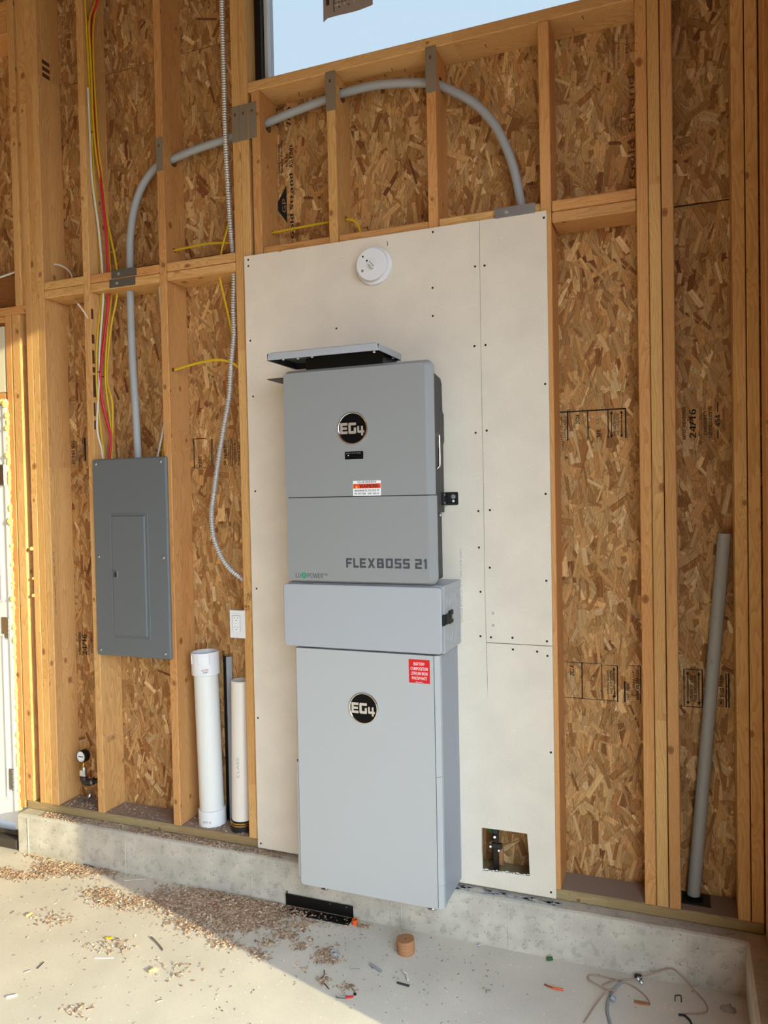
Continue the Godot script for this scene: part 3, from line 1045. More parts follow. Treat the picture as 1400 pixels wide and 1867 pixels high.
	for q in note:
		var pts := []
		for k in int(q[2]) * 2 + 1:
			pts.append(Vector3(-2.7297, q[0] - k * q[1] / q[2] * 0.9, -0.014 + (0.0045 if k % 2 else -0.0045) * (1.0 - 0.1 * k) - (1.405 - q[0]) * 0.012))
		stroke(s, pts, 0.0007, M.pencil)
	# scribbled circuit mark on the stud beside the white outlet
	s = stamp("handwritten_note")
	var zf := 0.0002
	stroke(s, [Vector3(-1.700, 1.228, zf), Vector3(-1.694, 1.236, zf), Vector3(-1.680, 1.243, zf), Vector3(-1.676, 1.236, zf), Vector3(-1.675, 1.215, zf), Vector3(-1.682, 1.202, zf), Vector3(-1.697, 1.199, zf)], 0.0008, M.pencil)
	stroke(s, [Vector3(-1.678, 1.247, zf), Vector3(-1.699, 1.208, zf), Vector3(-1.690, 1.208, zf), Vector3(-1.679, 1.238, zf)], 0.0008, M.pencil)
	letters("EF1", 0.022, 0.011, M.pencil, s, Vector3(-1.689, 1.188, zf))
	stroke(s, [Vector3(-1.688, 1.181, zf), Vector3(-1.672, 1.182, zf)], 0.0008, M.pencil)
	stroke(s, [Vector3(-1.674, 1.176, zf), Vector3(-1.698, 1.174, zf), Vector3(-1.678, 1.169, zf)], 0.0008, M.pencil)


# ---------------------------------------------------------------- gypsum board behind the equipment
func build_gypsum() -> void:
	var g := thing("gypsum_board", "pale gypsum board sheet screwed to the studs behind the inverter and battery", "board", Vector3(-1.0445, 0.19, 0.0))
	var o := Vector2(-1.0445, 0.19)
	var lo := 0.0002
	var hi := 0.0127
	# the large sheet: all of the left side and the foot, with the hole cut near its lower right corner and the overrun of the saw below the patch
	var pts := [[-1.655, 2.621], [-1.500, 2.621], [-1.488, 2.6165], [-1.478, 2.621], [-0.6745, 2.621], [-0.6775, 2.2], [-0.6762, 1.7], [-0.6775, 1.3], [-0.6752, 1.094], [-0.6735, 0.94], [-0.6725, 0.876], [-0.6722, 0.94], [-0.6735, 1.0925], [-0.436, 1.092], [-0.436, 0.19], [-0.6001, 0.19], [-0.6001, 0.254], [-0.560, 0.2535], [-0.529, 0.257], [-0.531, 0.335], [-0.536, 0.409], [-0.565, 0.4095], [-0.64, 0.409], [-0.704, 0.408], [-0.705, 0.33], [-0.703, 0.247], [-0.66, 0.251], [-0.6003, 0.254], [-0.6003, 0.19], [-1.655, 0.19]]
	var poly := PackedVector2Array()
	for p in pts:
		poly.append(Vector2(p[0], p[1]) - o)
	var b := MB.new()
	b.extrude(poly, lo, hi)
	part(b, "board_sheet", M.gypsum_face, g)
	poly = PackedVector2Array()
	for p in [[-0.6733, 2.621], [-0.4345, 2.621], [-0.436, 1.0945], [-0.6738, 1.0952], [-0.6764, 1.3], [-0.6748, 1.7], [-0.6763, 2.2]]:
		poly.append(Vector2(p[0], p[1]) - o)
	b = MB.new()
	b.extrude(poly, lo, hi - 0.0004)
	part(b, "board_patch", M.gypsum_face, g)
	var spots := [[-1.636, 2.605], [-1.636, 2.580], [-1.635, 2.278], [-1.628, 2.051], [-1.628, 1.665], [-1.633, 1.266], [-1.641, 0.731], [-1.641, 0.209], [-0.850, 2.605], [-0.855, 2.401], [-0.856, 2.298], [-1.249, 2.290], [-0.693, 2.459], [-0.658, 2.458], [-0.700, 2.173], [-0.659, 2.173], [-0.701, 1.859], [-0.660, 1.865], [-0.696, 1.574], [-0.653, 1.577], [-0.696, 1.441], [-0.657, 1.368], [-0.693, 1.279], [-0.696, 1.116], [-0.657, 1.114], [-0.578, 1.116], [-0.455, 1.110], [-0.577, 1.074], [-0.490, 1.071], [-0.454, 1.058], [-0.444, 2.597], [-0.448, 2.018], [-0.452, 1.632], [-0.454, 1.325], [-0.447, 0.714], [-0.454, 0.210]]
	var sm := disc(0.0042, 0.0012, 0.0006, 10, aim(Vector3(0, 0, 1))).mesh()
	for p in spots:
		part(sm, "screw", M.screw_dark, g, Vector3(p[0] - o.x, p[1] - o.y, hi - 0.0006))
	# pencil crosses, a tick at the alarm and the maker's print down the board
	for y in [1.202, 1.158]:
		for s in [-1.0, 1.0]:
			b = MB.new()
			b.tube(PackedVector3Array([Vector3(-0.653 - o.x, y - s * 0.005 - o.y, hi), Vector3(-0.643 - o.x, y + s * 0.005 - o.y, hi)]), 0.0006, 5)
			part(b, "pencil_mark", M.pencil, g)
	b = MB.new()
	b.tube(PackedVector3Array([Vector3(-1.030 - o.x, 2.578 - o.y, hi), Vector3(-1.029 - o.x, 2.590 - o.y, hi), Vector3(-1.032 - o.x, 2.597 - o.y, hi)]), 0.0012, 6)
	part(b, "pencil_mark", M.pencil, g)
	letters("GYPSUM BOARD 26 16 17 TYPE X ETR-33931", 0.27, 0.008, M.mud_grey, g, Vector3(-0.7655 - o.x, 1.30 - o.y, hi), Basis(Vector3(0, 0, 1), PI / 2), "maker_print", false)
	# torn paper and core along the cut edges of the hole
	b = MB.new()
	for k in 14:
		var x := lerpf(-0.70, -0.535, k / 13.0) - o.x
		b.box(Vector3(x, 0.2525 - o.y + 0.003 * sin(k * 2.1) + 0.0005 * k, hi), Vector3(0.005 + 0.002 * sin(k * 1.3), 0.0022, 0.0012), 0.001)
	part(b, "torn_edge", M.gypsum_core, g)
	# hardened splash along the ledge under the board
	b = MB.new()
	for k in 90:
		var x := rng.randf_range(-0.80, -0.42)
		b.box(Vector3(x, 0.1805, rng.randf_range(0.014, 0.045)), Vector3(rng.randf_range(0.004, 0.014), 0.0012, rng.randf_range(0.002, 0.006)), 0.0008, 1, 1, 1, Vector2.ZERO, Transform3D())
	var sp := single(b, "plaster_crumbs", M.mud_grey, "pale plaster crumbs on the curb ledge under the gypsum board", "crumbs", Vector3.ZERO, "", "stuff")
	sp.position = Vector3.ZERO


# ---------------------------------------------------------------- equipment on the gypsum board
# outline of a rectangle with its own radius at each corner: upper right, upper left, lower left, lower right
func outline(x0: float, x1: float, y0: float, y1: float, radii: Array, z: float, arc := 6) -> PackedVector3Array:
	var row := PackedVector3Array()
	for q in 4:
		var r: float = maxf(radii[q], 0.0003)
		var cx := x1 - r if q == 0 or q == 3 else x0 + r
		var cy := y1 - r if q < 2 else y0 + r
		for k in arc + 1:
			var a := PI / 2 * q + PI / 2 * k / arc
			row.append(Vector3(cx + r * cos(a), cy + r * sin(a), z))
	return row


# skin through outlines from back to front, both ends closed
func loft(rows: Array, xf := Transform3D()) -> MB:
	var b := MB.new()
	var m: int = rows[0].size()
	var mid := Vector3.ZERO
	for p in rows[0]:
		mid += p / m
	for i in rows.size() - 1:
		for k in m:
			var k1 := (k + 1) % m
			var p := [rows[i][k], rows[i][k1], rows[i + 1][k1], rows[i + 1][k]]
			var nn: Vector3 = (p[2] - p[0]).cross(p[3] - p[1])
			if nn.length() < 1e-12:
				continue
			nn = nn.normalized()
			var outward: Vector3 = (p[0] + p[1] + p[2] + p[3]) / 4.0 - mid
			outward.z = 0
			if nn.dot(outward + Vector3(0, 0, 0.0)) < 0.0:
				nn = -nn
			b.quad(xf * p[0], xf * p[1], xf * p[2], xf * p[3], xf.basis * nn)
	for e in [0, rows.size() - 1]:
		var c := Vector3.ZERO
		for p in rows[e]:
			c += p / m
		var nn := xf.basis * Vector3(0, 0, -1.0 if e == 0 else 1.0)
		for k in m:
			b.tri(xf * c, xf * rows[e][k], xf * rows[e][(k + 1) % m], nn, nn, nn)
	return b


# block capitals made of straight strokes; every letter is a list of [x0, y0, x1, y1] in a unit cell
func block_letters(parent: Node3D, words: Array, y0: float, h: float, z: float, m: Material, depth := 0.0006, called := "lettering") -> void:
	for wd in words:
		var b := MB.new()
		var x: float = wd[1]
		var w: float = wd[2]
		var lift := 0.0
		for r in wd[0]:
			lift += 0.00006
			if r.size() == 4:
				b.bx(Vector3(x + r[0] * w, y0 + r[1] * h, z - lift), Vector3(x + r[2] * w, y0 + r[3] * h, z + depth + lift))
			else:
				var poly := PackedVector2Array()
				for k in range(0, r.size(), 2):
					poly.append(Vector2(x + r[k] * w, y0 + r[k + 1] * h))
				b.extrude(poly, z - lift, z + depth + lift)
		part(b, called, m, parent)


func emblem(parent: Node3D, at: Vector3, r: float) -> void:
	var face := aim(Vector3(0, 0, 1))
	var e := Node3D.new()
	e.name = "emblem"
	parent.add_child(e, true)
	e.position = at
	var b := MB.new()
	b.lathe([Vector2(r * 0.90, 0.0), Vector2(r * 1.0, 0.0), Vector2(r, 0.003), Vector2(r * 0.975, 0.0052), Vector2(r * 0.94, 0.0056), Vector2(r * 0.905, 0.0048), Vector2(r * 0.90, 0.003)], 48, face)
	part(b, "ring", M.chrome, e)
	b = MB.new()
	b.lathe([Vector2(r * 0.905, 0.0), Vector2(r * 0.905, 0.0036), Vector2(0, 0.0036)], 48, face)
	part(b, "disc", M.gloss_black, e)
	var k := r / 0.058
	var s := 0.25
	block_letters(e, [
		[[[0.0, 0.04, 0.30, 0.96], [0.08, 0.76, 1.0, 1.0], [0.28, 0.39, 0.92, 0.61], [0.08, 0.0, 1.0, 0.24]], -0.047 * k, 0.028 * k],
		[[[0.0, 0.06, 0.30, 0.94], [0.08, 0.76, 1.0, 1.0], [0.08, 0.0, 0.94, 0.24], [0.72, 0.06, 1.0, 0.55]], -0.015 * k, 0.029 * k]], -0.0195 * k, 0.039 * k, 0.0036, M.logo_silver, 0.0016, "emblem_letter")
	block_letters(e, [[[[0.0, 0.34, 0.25, 1.0], [0.06, 0.28, 1.0, 0.52], [0.56, 0.0, 0.82, 1.0]], 0.019 * k, 0.026 * k]], -0.0265 * k, 0.033 * k, 0.0036, M.logo_silver, 0.0016, "emblem_letter")


func build_inverter() -> void:
	var base := Vector3(-1.08, 1.325, 0.0127)
	var v := thing("solar_inverter", "large grey wall inverter with a round black emblem and warning sticker", "inverter", base)
	var at := -base
	var x0 := -1.367
	var x1 := -0.790
	# front covers, upper and lower, with sloping side faces
	var c := 0.024
	var b := loft([outline(x0, x1, 1.6375, 2.10, [0.026, 0.026, 0, 0], 0.2215), outline(x0, x1, 1.6375, 2.10, [0.026, 0.026, 0, 0], 0.228), outline(x0 + c * 0.4, x1 - c, 1.6375, 2.10 - c * 0.5, [0.012, 0.012, 0, 0], 0.25)])
	part(b, "front_cover", M.inverter_grey, v, at)
	b = loft([outline(x0 + 0.003, x1 + 0.004, 1.326, 1.6345, [0, 0, 0.026, 0.026], 0.2215), outline(x0 + 0.003, x1 + 0.004, 1.326, 1.6345, [0, 0, 0.026, 0.026], 0.228), outline(x0 + 0.003 + c * 0.4, x1 + 0.004 - c, 1.326 + c * 0.35, 1.6345, [0, 0, 0.012, 0.012], 0.25)])
	part(b, "front_cover", M.inverter_grey, v, at)
	b = MB.new()
	b.bx(Vector3(x0 + 0.012, 1.62, 0.20), Vector3(x1 - 0.030, 1.65, 0.236))
	part(b, "seam_strip", M.black, v, at)
	# dark body: the deep upper half and the shallow wiring bay
	var prof := PackedVector2Array([Vector2(0.045, 1.572), Vector2(0.045, 1.82), Vector2(0.032, 1.83), Vector2(0.032, 1.93), Vector2(0.048, 1.94), Vector2(0.052, 2.04), Vector2(0.066, 2.056), Vector2(0.2212, 2.078), Vector2(0.2212, 1.572)])
	var turn := Transform3D(Basis(Vector3(0, 0, 1), Vector3(0, 1, 0), Vector3(-1, 0, 0)), Vector3.ZERO)
	b = MB.new()
	b.extrude(prof, 0.815, 1.345, turn)
	part(b, "body", M.charcoal, v, at)
	b = MB.new()
	b.bx(Vector3(-1.345, 1.572, 0.150), Vector3(-0.8145, 2.066, 0.158), 0.001)
	part(b, "body_flange", M.charcoal, v, at)
	b = MB.new()
	b.bx(Vector3(-1.345, 1.335, 0.085), Vector3(-0.812, 1.571, 0.2212), 0.004)
	part(b, "wiring_bay", M.charcoal, v, at)
	b = MB.new()
	b.bx(Vector3(-1.462, 2.083, 0.05), Vector3(-0.86, 2.087, 0.185), 0.001)
	part(b, "top_flange", M.charcoal, v, at)
	b = MB.new()
	b.bx(Vector3(-1.300, 2.06, 0.05), Vector3(-0.985, 2.155, 0.185), 0.006)
	part(b, "fan_housing", M.black, v, at)
	# lifting handle
	var hp := smooth([Vector3(-0.815, 1.848, 0.196), Vector3(-0.797, 1.848, 0.196), Vector3(-0.786, 1.842, 0.196), Vector3(-0.783, 1.83, 0.196), Vector3(-0.783, 1.746, 0.196), Vector3(-0.786, 1.734, 0.196), Vector3(-0.797, 1.728, 0.196), Vector3(-0.815, 1.728, 0.196)], 0.004)
	b = MB.new()
	b.tube(hp, 0.0042, 12)
	for y in [1.848, 1.728]:
		b.lathe([Vector2(0, 0), Vector2(0.0085, 0), Vector2(0.0085, 0.004), Vector2(0.006, 0.006), Vector2(0.006, 0.010), Vector2(0, 0.010)], 16, aim(Vector3(1, 0, 0), Vector3(-0.815, y, 0.196)))
	part(b, "handle", M.chrome, v, at)
	# rating label on the side
	var lb := Node3D.new()
	lb.name = "rating_label"
	v.add_child(lb, true)
	lb.position = at
	b = MB.new()
	b.bx(Vector3(-0.8148, 1.800, 0.163), Vector3(-0.8142, 2.042, 0.215))
	part(b, "label_paper", M.sticker_white, lb)
	b = MB.new()
	for k in 26:
		var y := 2.034 - k * 0.0088
		var big := k < 9
		b.bx(Vector3(-0.8142, y - (0.0028 if big else 0.0012), 0.167), Vector3(-0.8138, y, 0.211 - (0.006 * (k % 3))))
	part(b, "label_print", M.ink, lb)
	# side fasteners
	for q in [[1.563, 0.200, 0.009], [1.372, 0.203, 0.009], [1.563, 0.115, 0.006]]:
		b = MB.new()
		b.lathe([Vector2(0, 0), Vector2(q[2], 0), Vector2(q[2], 0.004), Vector2(q[2] * 0.7, 0.007), Vector2(0, 0.0075)], 14, aim(Vector3(1, 0, 0), Vector3(-0.813, q[0], q[1])))
		part(b, "side_bolt", M.galvanised, v, at)
	# wall bracket
	var wb := Node3D.new()
	wb.name = "wall_bracket"
	v.add_child(wb, true)
	wb.position = at
	b = MB.new()
	b.plate(0.045, 0.048, 0.005, [[0.0, 0.0], [0.0, 0.004], [0.0008, 0.0048]], true, true, Transform3D(Basis(), Vector3(-0.793, 1.6215, 0.0128)))
	b.bx(Vector3(-0.8145, 1.598, 0.0128), Vector3(-0.8105, 1.645, 0.075), 0.001)
	part(b, "bracket_plate", M.black, wb)
	b = disc(0.009, 0.003, 0.001, 16, aim(Vector3(0, 0, 1), Vector3(-0.788, 1.628, 0.0176)))
	b.lathe([Vector2(0, 0.003), Vector2(0.0058, 0.003), Vector2(0.0058, 0.008), Vector2(0, 0.0082)], 6, aim(Vector3(0, 0, 1), Vector3(-0.788, 1.628, 0.0176)))
	part(b, "bolt", M.galvanised, wb)
	b = disc(0.0045, 0.001, 0.0004, 12, aim(Vector3(0, 0, 1), Vector3(-0.788, 1.612, 0.0176)))
	part(b, "slot", M.sticker_white, wb)
	for y in [1.606, 1.636]:
		b = disc(0.0042, 0.003, 0.0012, 10, aim(Vector3(1, 0, 0), Vector3(-0.8105, y, 0.055)))
		part(b, "rivet", M.galvanised, wb)
	# emblem, status strip, stickers and names on the front
	emblem(v, Vector3(-1.084, 1.877, 0.25) + at, 0.058)
	var ds := Node3D.new()
	ds.name = "status_strip"
	v.add_child(ds, true)
	ds.position = at
	b = MB.new()
	b.plate(0.071, 0.0275, 0.002, [[0.0, 0.0], [0.0, 0.0006], [0.0004, 0.001]], true, true, Transform3D(Basis(), Vector3(-1.0815, 1.7815, 0.25)))
	part(b, "strip_face", M.gloss_black, ds)
	letters("Normal", 0.016, 0.0035, M.logo_silver, ds, Vector3(-1.104, 1.7895, 0.251), Basis(), "lettering", false)
	letters("Warning", 0.019, 0.0035, M.logo_silver, ds, Vector3(-1.0825, 1.7895, 0.251), Basis(), "lettering", false)
	letters("Fault", 0.014, 0.0042, M.logo_silver, ds, Vector3(-1.0625, 1.7895, 0.251), Basis(), "lettering", false)
	b = disc(0.0017, 0.0006, 0.0002, 12, aim(Vector3(0, 0, 1), Vector3(-1.1035, 1.7815, 0.251)))
	part(b, "led", M.status_led, ds)
	var ws := Node3D.new()
	ws.name = "warning_sticker"
	v.add_child(ws, true)
	ws.position = at
	var zf := 0.2502
	b = MB.new()
	b.bx(Vector3(-1.088, 1.638, 0.25), Vector3(-0.982, 1.691, zf + 0.0002))
	part(b, "sticker_sheet", M.sticker_white, ws)
	b = MB.new()
	b.bx(Vector3(-1.087, 1.664, zf), Vector3(-0.983, 1.6805, zf + 0.0004))
	part(b, "sticker_band", M.sticker_orange, ws)
	b = MB.new()
	b.extrude(PackedVector2Array([Vector2(-1.079, 1.6655), Vector2(-1.069, 1.6655), Vector2(-1.074, 1.675)]), zf + 0.0004, zf + 0.0007)
	part(b, "triangle", M.sticker_yellow, ws)
	letters("SOLAR INVERTER", 0.072, 0.0062, M.logo_grey, ws, Vector3(-1.035, 1.6862, zf + 0.0003))
	letters("WARNING", 0.072, 0.0115, M.ink, ws, Vector3(-1.0265, 1.6722, zf + 0.0005))
	letters("MAXIMUM DC VOLTAGE OF", 0.093, 0.0068, M.logo_grey, ws, Vector3(-1.035, 1.6565, zf + 0.0003))
	letters("PV SYSTEM   600  VOLTS", 0.093, 0.0068, M.logo_grey, ws, Vector3(-1.035, 1.6455, zf + 0.0003))
	var nm := Node3D.new()
	nm.name = "model_name"
	v.add_child(nm, true)
	nm.position = at
	var k := 0.302 / 1155.0
	var lx := func(px: float) -> float: return -1.1205 + (px - 85.0) * k
	var F := [[0, 0, 0.30, 1], [0, 0.78, 1, 1], [0, 0.38, 0.85, 0.60]]
	var L := [[0, 0, 0.32, 1], [0, 0, 1, 0.23]]
	var E := [[0, 0, 0.32, 1], [0, 0.78, 1, 1], [0, 0.40, 0.92, 0.61], [0, 0, 1, 0.22]]
	var X := [[0, 0, 0.30, 0, 1.0, 1.0, 0.70, 1.0], [0, 1.0, 0.30, 1.0, 1.0, 0, 0.70, 0]]
	var B := [[0, 0, 0.30, 1], [0, 0.79, 0.92, 1], [0, 0.40, 0.95, 0.60], [0, 0, 0.95, 0.21], [0.66, 0.06, 1, 0.48], [0.64, 0.54, 0.96, 0.94]]
	var O := [[0, 0.05, 0.28, 0.95], [0.72, 0.05, 1, 0.95], [0.05, 0.79, 0.95, 1], [0.05, 0, 0.95, 0.21]]
	var S := [[0, 0.45, 0.30, 0.95], [0.05, 0.79, 1, 1], [0.05, 0.40, 0.95, 0.61], [0.70, 0.05, 1, 0.56], [0, 0, 0.95, 0.21]]
	var two := [[0.70, 0.45, 1, 0.95], [0, 0.79, 0.95, 1], [0.05, 0.40, 0.95, 0.61], [0, 0, 0.30, 0.56], [0, 0, 1, 0.21]]
	var one := [[0.42, 0, 1, 1], [0, 0.70, 0.5, 0.70, 0.5, 1.0, 0.42, 1.0]]
	block_letters(nm, [[F, lx.call(85), 90 * k], [L, lx.call(192), 78 * k], [E, lx.call(287), 88 * k], [X, lx.call(403), 107 * k], [B, lx.call(537), 100 * k], [O, lx.call(665), 100 * k], [S, lx.call(792), 93 * k], [S, lx.call(908), 95 * k], [two, lx.call(1078), 92 * k], [one, lx.call(1192), 48 * k]], 1.3835, 0.034, 0.25, M.logo_grey)
	var ml := Node3D.new()
	ml.name = "maker_name"
	v.add_child(ml, true)
	ml.position = at
	letters("LU", 0.020, 0.0165, M.logo_grey, ml, Vector3(-1.3135, 1.3525, 0.2502), Basis(), "lettering", false)
	b = disc(0.0112, 0.0005, 0.0002, 24, aim(Vector3(0, 0, 1), Vector3(-1.290, 1.3522, 0.25)))
	part(b, "green_dot", M.logo_green, ml)
	letters("X", 0.011, 0.013, M.inverter_grey, ml, Vector3(-1.290, 1.3522, 0.2504), Basis(), "lettering", false)
	letters("POWER", 0.063, 0.0175, M.logo_grey, ml, Vector3(-1.244, 1.3520, 0.2502), Basis(), "lettering", false)
	letters("TEK", 0.018, 0.0085, M.logo_grey, ml, Vector3(-1.202, 1.3565, 0.2502), Basis(), "lettering", false)
	# the loose cover lying on top
	var cb := Vector3(-1.179, 2.137, 0.185)
	var t := thing("metal_cover", "grey sheet metal cover with folded rim lying on top of the inverter", "cover", cb)
	b = MB.new()
	var rows := [outline(-0.219, 0.219, -0.115, 0.115, [0.008, 0.008, 0.008, 0.008], -0.004), outline(-0.217, 0.217, -0.113, 0.113, [0.008, 0.008, 0.008, 0.008], 0.021), outline(-0.205, 0.205, -0.101, 0.101, [0.006, 0.006, 0.006, 0.006], 0.026)]
	var tray := loft([rows[0], rows[1], rows[2]], Transform3D(Basis(Vector3(1, 0, 0), Vector3(0, 0, -1), Vector3(0, 1, 0)), Vector3.ZERO))
	# open the underside: keep the skin without its bottom face
	var keep := MB.new()
	for i in range(0, tray.v.size(), 3):
		if tray.n[i].y > -0.9:
			for j in 3:
				keep.v.append(tray.v[i + j]); keep.n.append(tray.n[i + j]); keep.t.append(tray.t[i + j])
	part(keep, "cover_shell", M.box_grey, t)
	b = MB.new()
	for r in [[-0.2165, 0.2165, 0.108, 0.1125], [-0.2165, 0.2165, -0.1125, -0.108], [-0.2165, -0.212, -0.108, 0.108], [0.212, 0.2165, -0.108, 0.108]]:
		b.bx(Vector3(r[0], -0.0035, r[2]), Vector3(r[1], 0.019, r[3]))
	part(b, "inner_rim", M.charcoal, t)
	for q in [[-0.155, 0.103], [-0.04, 0.103], [-0.10, 0.095], [0.19, 0.085], [0.205, -0.06]]:
		b = MB.new()
		b.box(Vector3(q[0], 0.002, q[1]), Vector3(0.004, 0.008, 0.003), 0.001)
		part(b, "clip", M.sticker_white, t)


func build_wire_box() -> void:
	var base := Vector3(-1.075, 1.0885, 0.0127)
	var v := thing("wire_box", "pale grey metal wiring box between the inverter and the battery", "electrical box", base)
	var at := -base
	var b := MB.new()
	b.bx(Vector3(-1.374, 1.0885, 0.0127), Vector3(-0.769, 1.321, 0.222), 0.002)
	part(b, "body", M.box_grey, v, at)
	b = MB.new()
	b.plate(0.609, 0.230, 0.014, [[0.003, 0.2235], [0.0, 0.2245], [0.0, 0.240], [0.0012, 0.2435], [0.004, 0.245]], true, true, Transform3D(Basis(), Vector3(-1.076, 1.2045, 0)))
	part(b, "front_cover", M.box_grey, v, at)
	b = MB.new()
	b.bx(Vector3(-0.7695, 1.2985, 0.016), Vector3(-0.7665, 1.3225, 0.218), 0.001)
	b.bx(Vector3(-1.3745, 1.3205, 0.016), Vector3(-0.7665, 1.3232, 0.218), 0.001)
	part(b, "top_flange", M.box_grey, v, at)
	b = MB.new()
	b.bx(Vector3(-0.7695, 1.089, 0.208), Vector3(-0.7675, 1.298, 0.221), 0.0008)
	part(b, "side_flange", M.box_grey, v, at)
	for q in [[1.262, 0.172, 0.024], [1.262, 0.172, 0.016], [1.270, 0.112, 0.026], [1.270, 0.112, 0.018], [1.245, 0.052, 0.030], [1.245, 0.052, 0.021], [1.135, 0.165, 0.022], [1.135, 0.165, 0.014], [1.130, 0.108, 0.026], [1.130, 0.108, 0.018], [1.145, 0.050, 0.030], [1.145, 0.050, 0.021]]:
		b = MB.new()
		b.lathe([Vector2(q[2] - 0.0022, 0.0), Vector2(q[2] - 0.0018, 0.0009), Vector2(q[2] - 0.0004, 0.0009), Vector2(q[2], 0.0)], 28, aim(Vector3(1, 0, 0), Vector3(-0.769, q[0], q[1])))
		part(b, "knockout", M.box_grey, v, at)
	# rubber latch on the side
	var l := Node3D.new()
	l.name = "latch"
	v.add_child(l, true)
	l.position = at
	b = MB.new()
	b.bx(Vector3(-0.7715, 1.187, 0.222), Vector3(-0.763, 1.225, 0.240), 0.002)
	b.bx(Vector3(-0.769, 1.190, 0.170), Vector3(-0.757, 1.224, 0.226), 0.003)
	part(b, "strap", M.rubber, l)
	b = MB.new()
	b.bx(Vector3(-0.769, 1.184, 0.130), Vector3(-0.762, 1.230, 0.172), 0.002)
	part(b, "catch", M.rubber, l)
	b = disc(0.009, 0.005, 0.002, 14, aim(Vector3(1, 0, 0), Vector3(-0.763, 1.207, 0.148)))
	part(b, "stud_head", M.galvanised, l)


func build_battery() -> void:
	var base := Vector3(-1.065, 0.186, 0.0127)
	var v := thing("wall_battery", "tall grey wall battery cabinet with a round emblem and red sticker", "battery", base)
	var at := -base
	var b := MB.new()
	b.bx(Vector3(-1.338, 0.2065, 0.0127), Vector3(-0.783, 1.0855, 0.2215), 0.002)
	part(b, "cabinet", M.film_grey, v, at)
	b = loft([outline(-1.340, -0.8025, 0.2045, 1.084, [0.002, 0.002, 0.02, 0.002], 0.2215), outline(-1.340, -0.8025, 0.2045, 1.084, [0.002, 0.002, 0.02, 0.002], 0.233), outline(-1.332, -0.8030, 0.2055, 1.084, [0.002, 0.002, 0.012, 0.002], 0.245)])
	part(b, "front_panel", M.battery_grey, v, at)
	# sloping corner strips beside the front panel
	var up := Transform3D(Basis(Vector3(1, 0, 0), Vector3(0, 0, 1), Vector3(0, -1, 0)), Vector3.ZERO)
	for r in [[0.6655, 1.084], [0.288, 0.6645], [0.2055, 0.2872]]:
		b = MB.new()
		b.extrude(PackedVector2Array([Vector2(-0.8005, 0.2215), Vector2(-0.8005, 0.2448), Vector2(-0.7985, 0.2450), Vector2(-0.7835, 0.2330), Vector2(-0.7815, 0.2215)]), -r[1], -r[0], up)
		part(b, "corner_strip", M.battery_grey, v, at)
	b = MB.new()
	b.bx(Vector3(-1.351, 0.222, 0.165), Vector3(-1.338, 0.658, 0.232), 0.003)
	part(b, "side_cover", M.battery_grey, v, at)
	b = MB.new()
	b.bx(Vector3(-1.349, 0.655, 0.17), Vector3(-1.338, 0.662, 0.226), 0.001)
	part(b, "cable_opening", M.black, v, at)
	for x in [-1.245, -0.832]:
		b = MB.new()
		b.lathe([Vector2(0, 0.0), Vector2(0.012, 0.0005), Vector2(0.019, 0.004), Vector2(0.022, 0.010), Vector2(0.019, 0.015), Vector2(0.010, 0.017), Vector2(0.006, 0.018), Vector2(0.006, 0.022)], 24, Transform3D(Basis(), Vector3(x, 0.186, 0.215)))
		part(b, "foot", M.chrome, v, at)
	emblem(v, Vector3(-1.066, 0.883, 0.245) + at, 0.0565)
	var s := Node3D.new()
	s.name = "red_sticker"
	v.add_child(s, true)
	s.position = at
	b = MB.new()
	b.bx(Vector3(-0.893, 0.987, 0.245), Vector3(-0.8165, 1.069, 0.2454))
	part(b, "sticker_sheet", M.sticker_red, s)
	var y := 1.0535
	for w in [["BATTERY", 0.040], ["COMPOSITION", 0.062], ["LITHIUM IRON", 0.060], ["PHOSPHATE", 0.054]]:
		letters(w[0], w[1], 0.0105, M.sticker_white, s, Vector3(-0.855, y, 0.2456), Basis(), "lettering", false)
		y -= 0.0165
	letters("NEC ARTICLE", 0.026, 0.003, M.sticker_white, s, Vector3(-0.855, 0.9905, 0.2456), Basis(), "lettering", false)


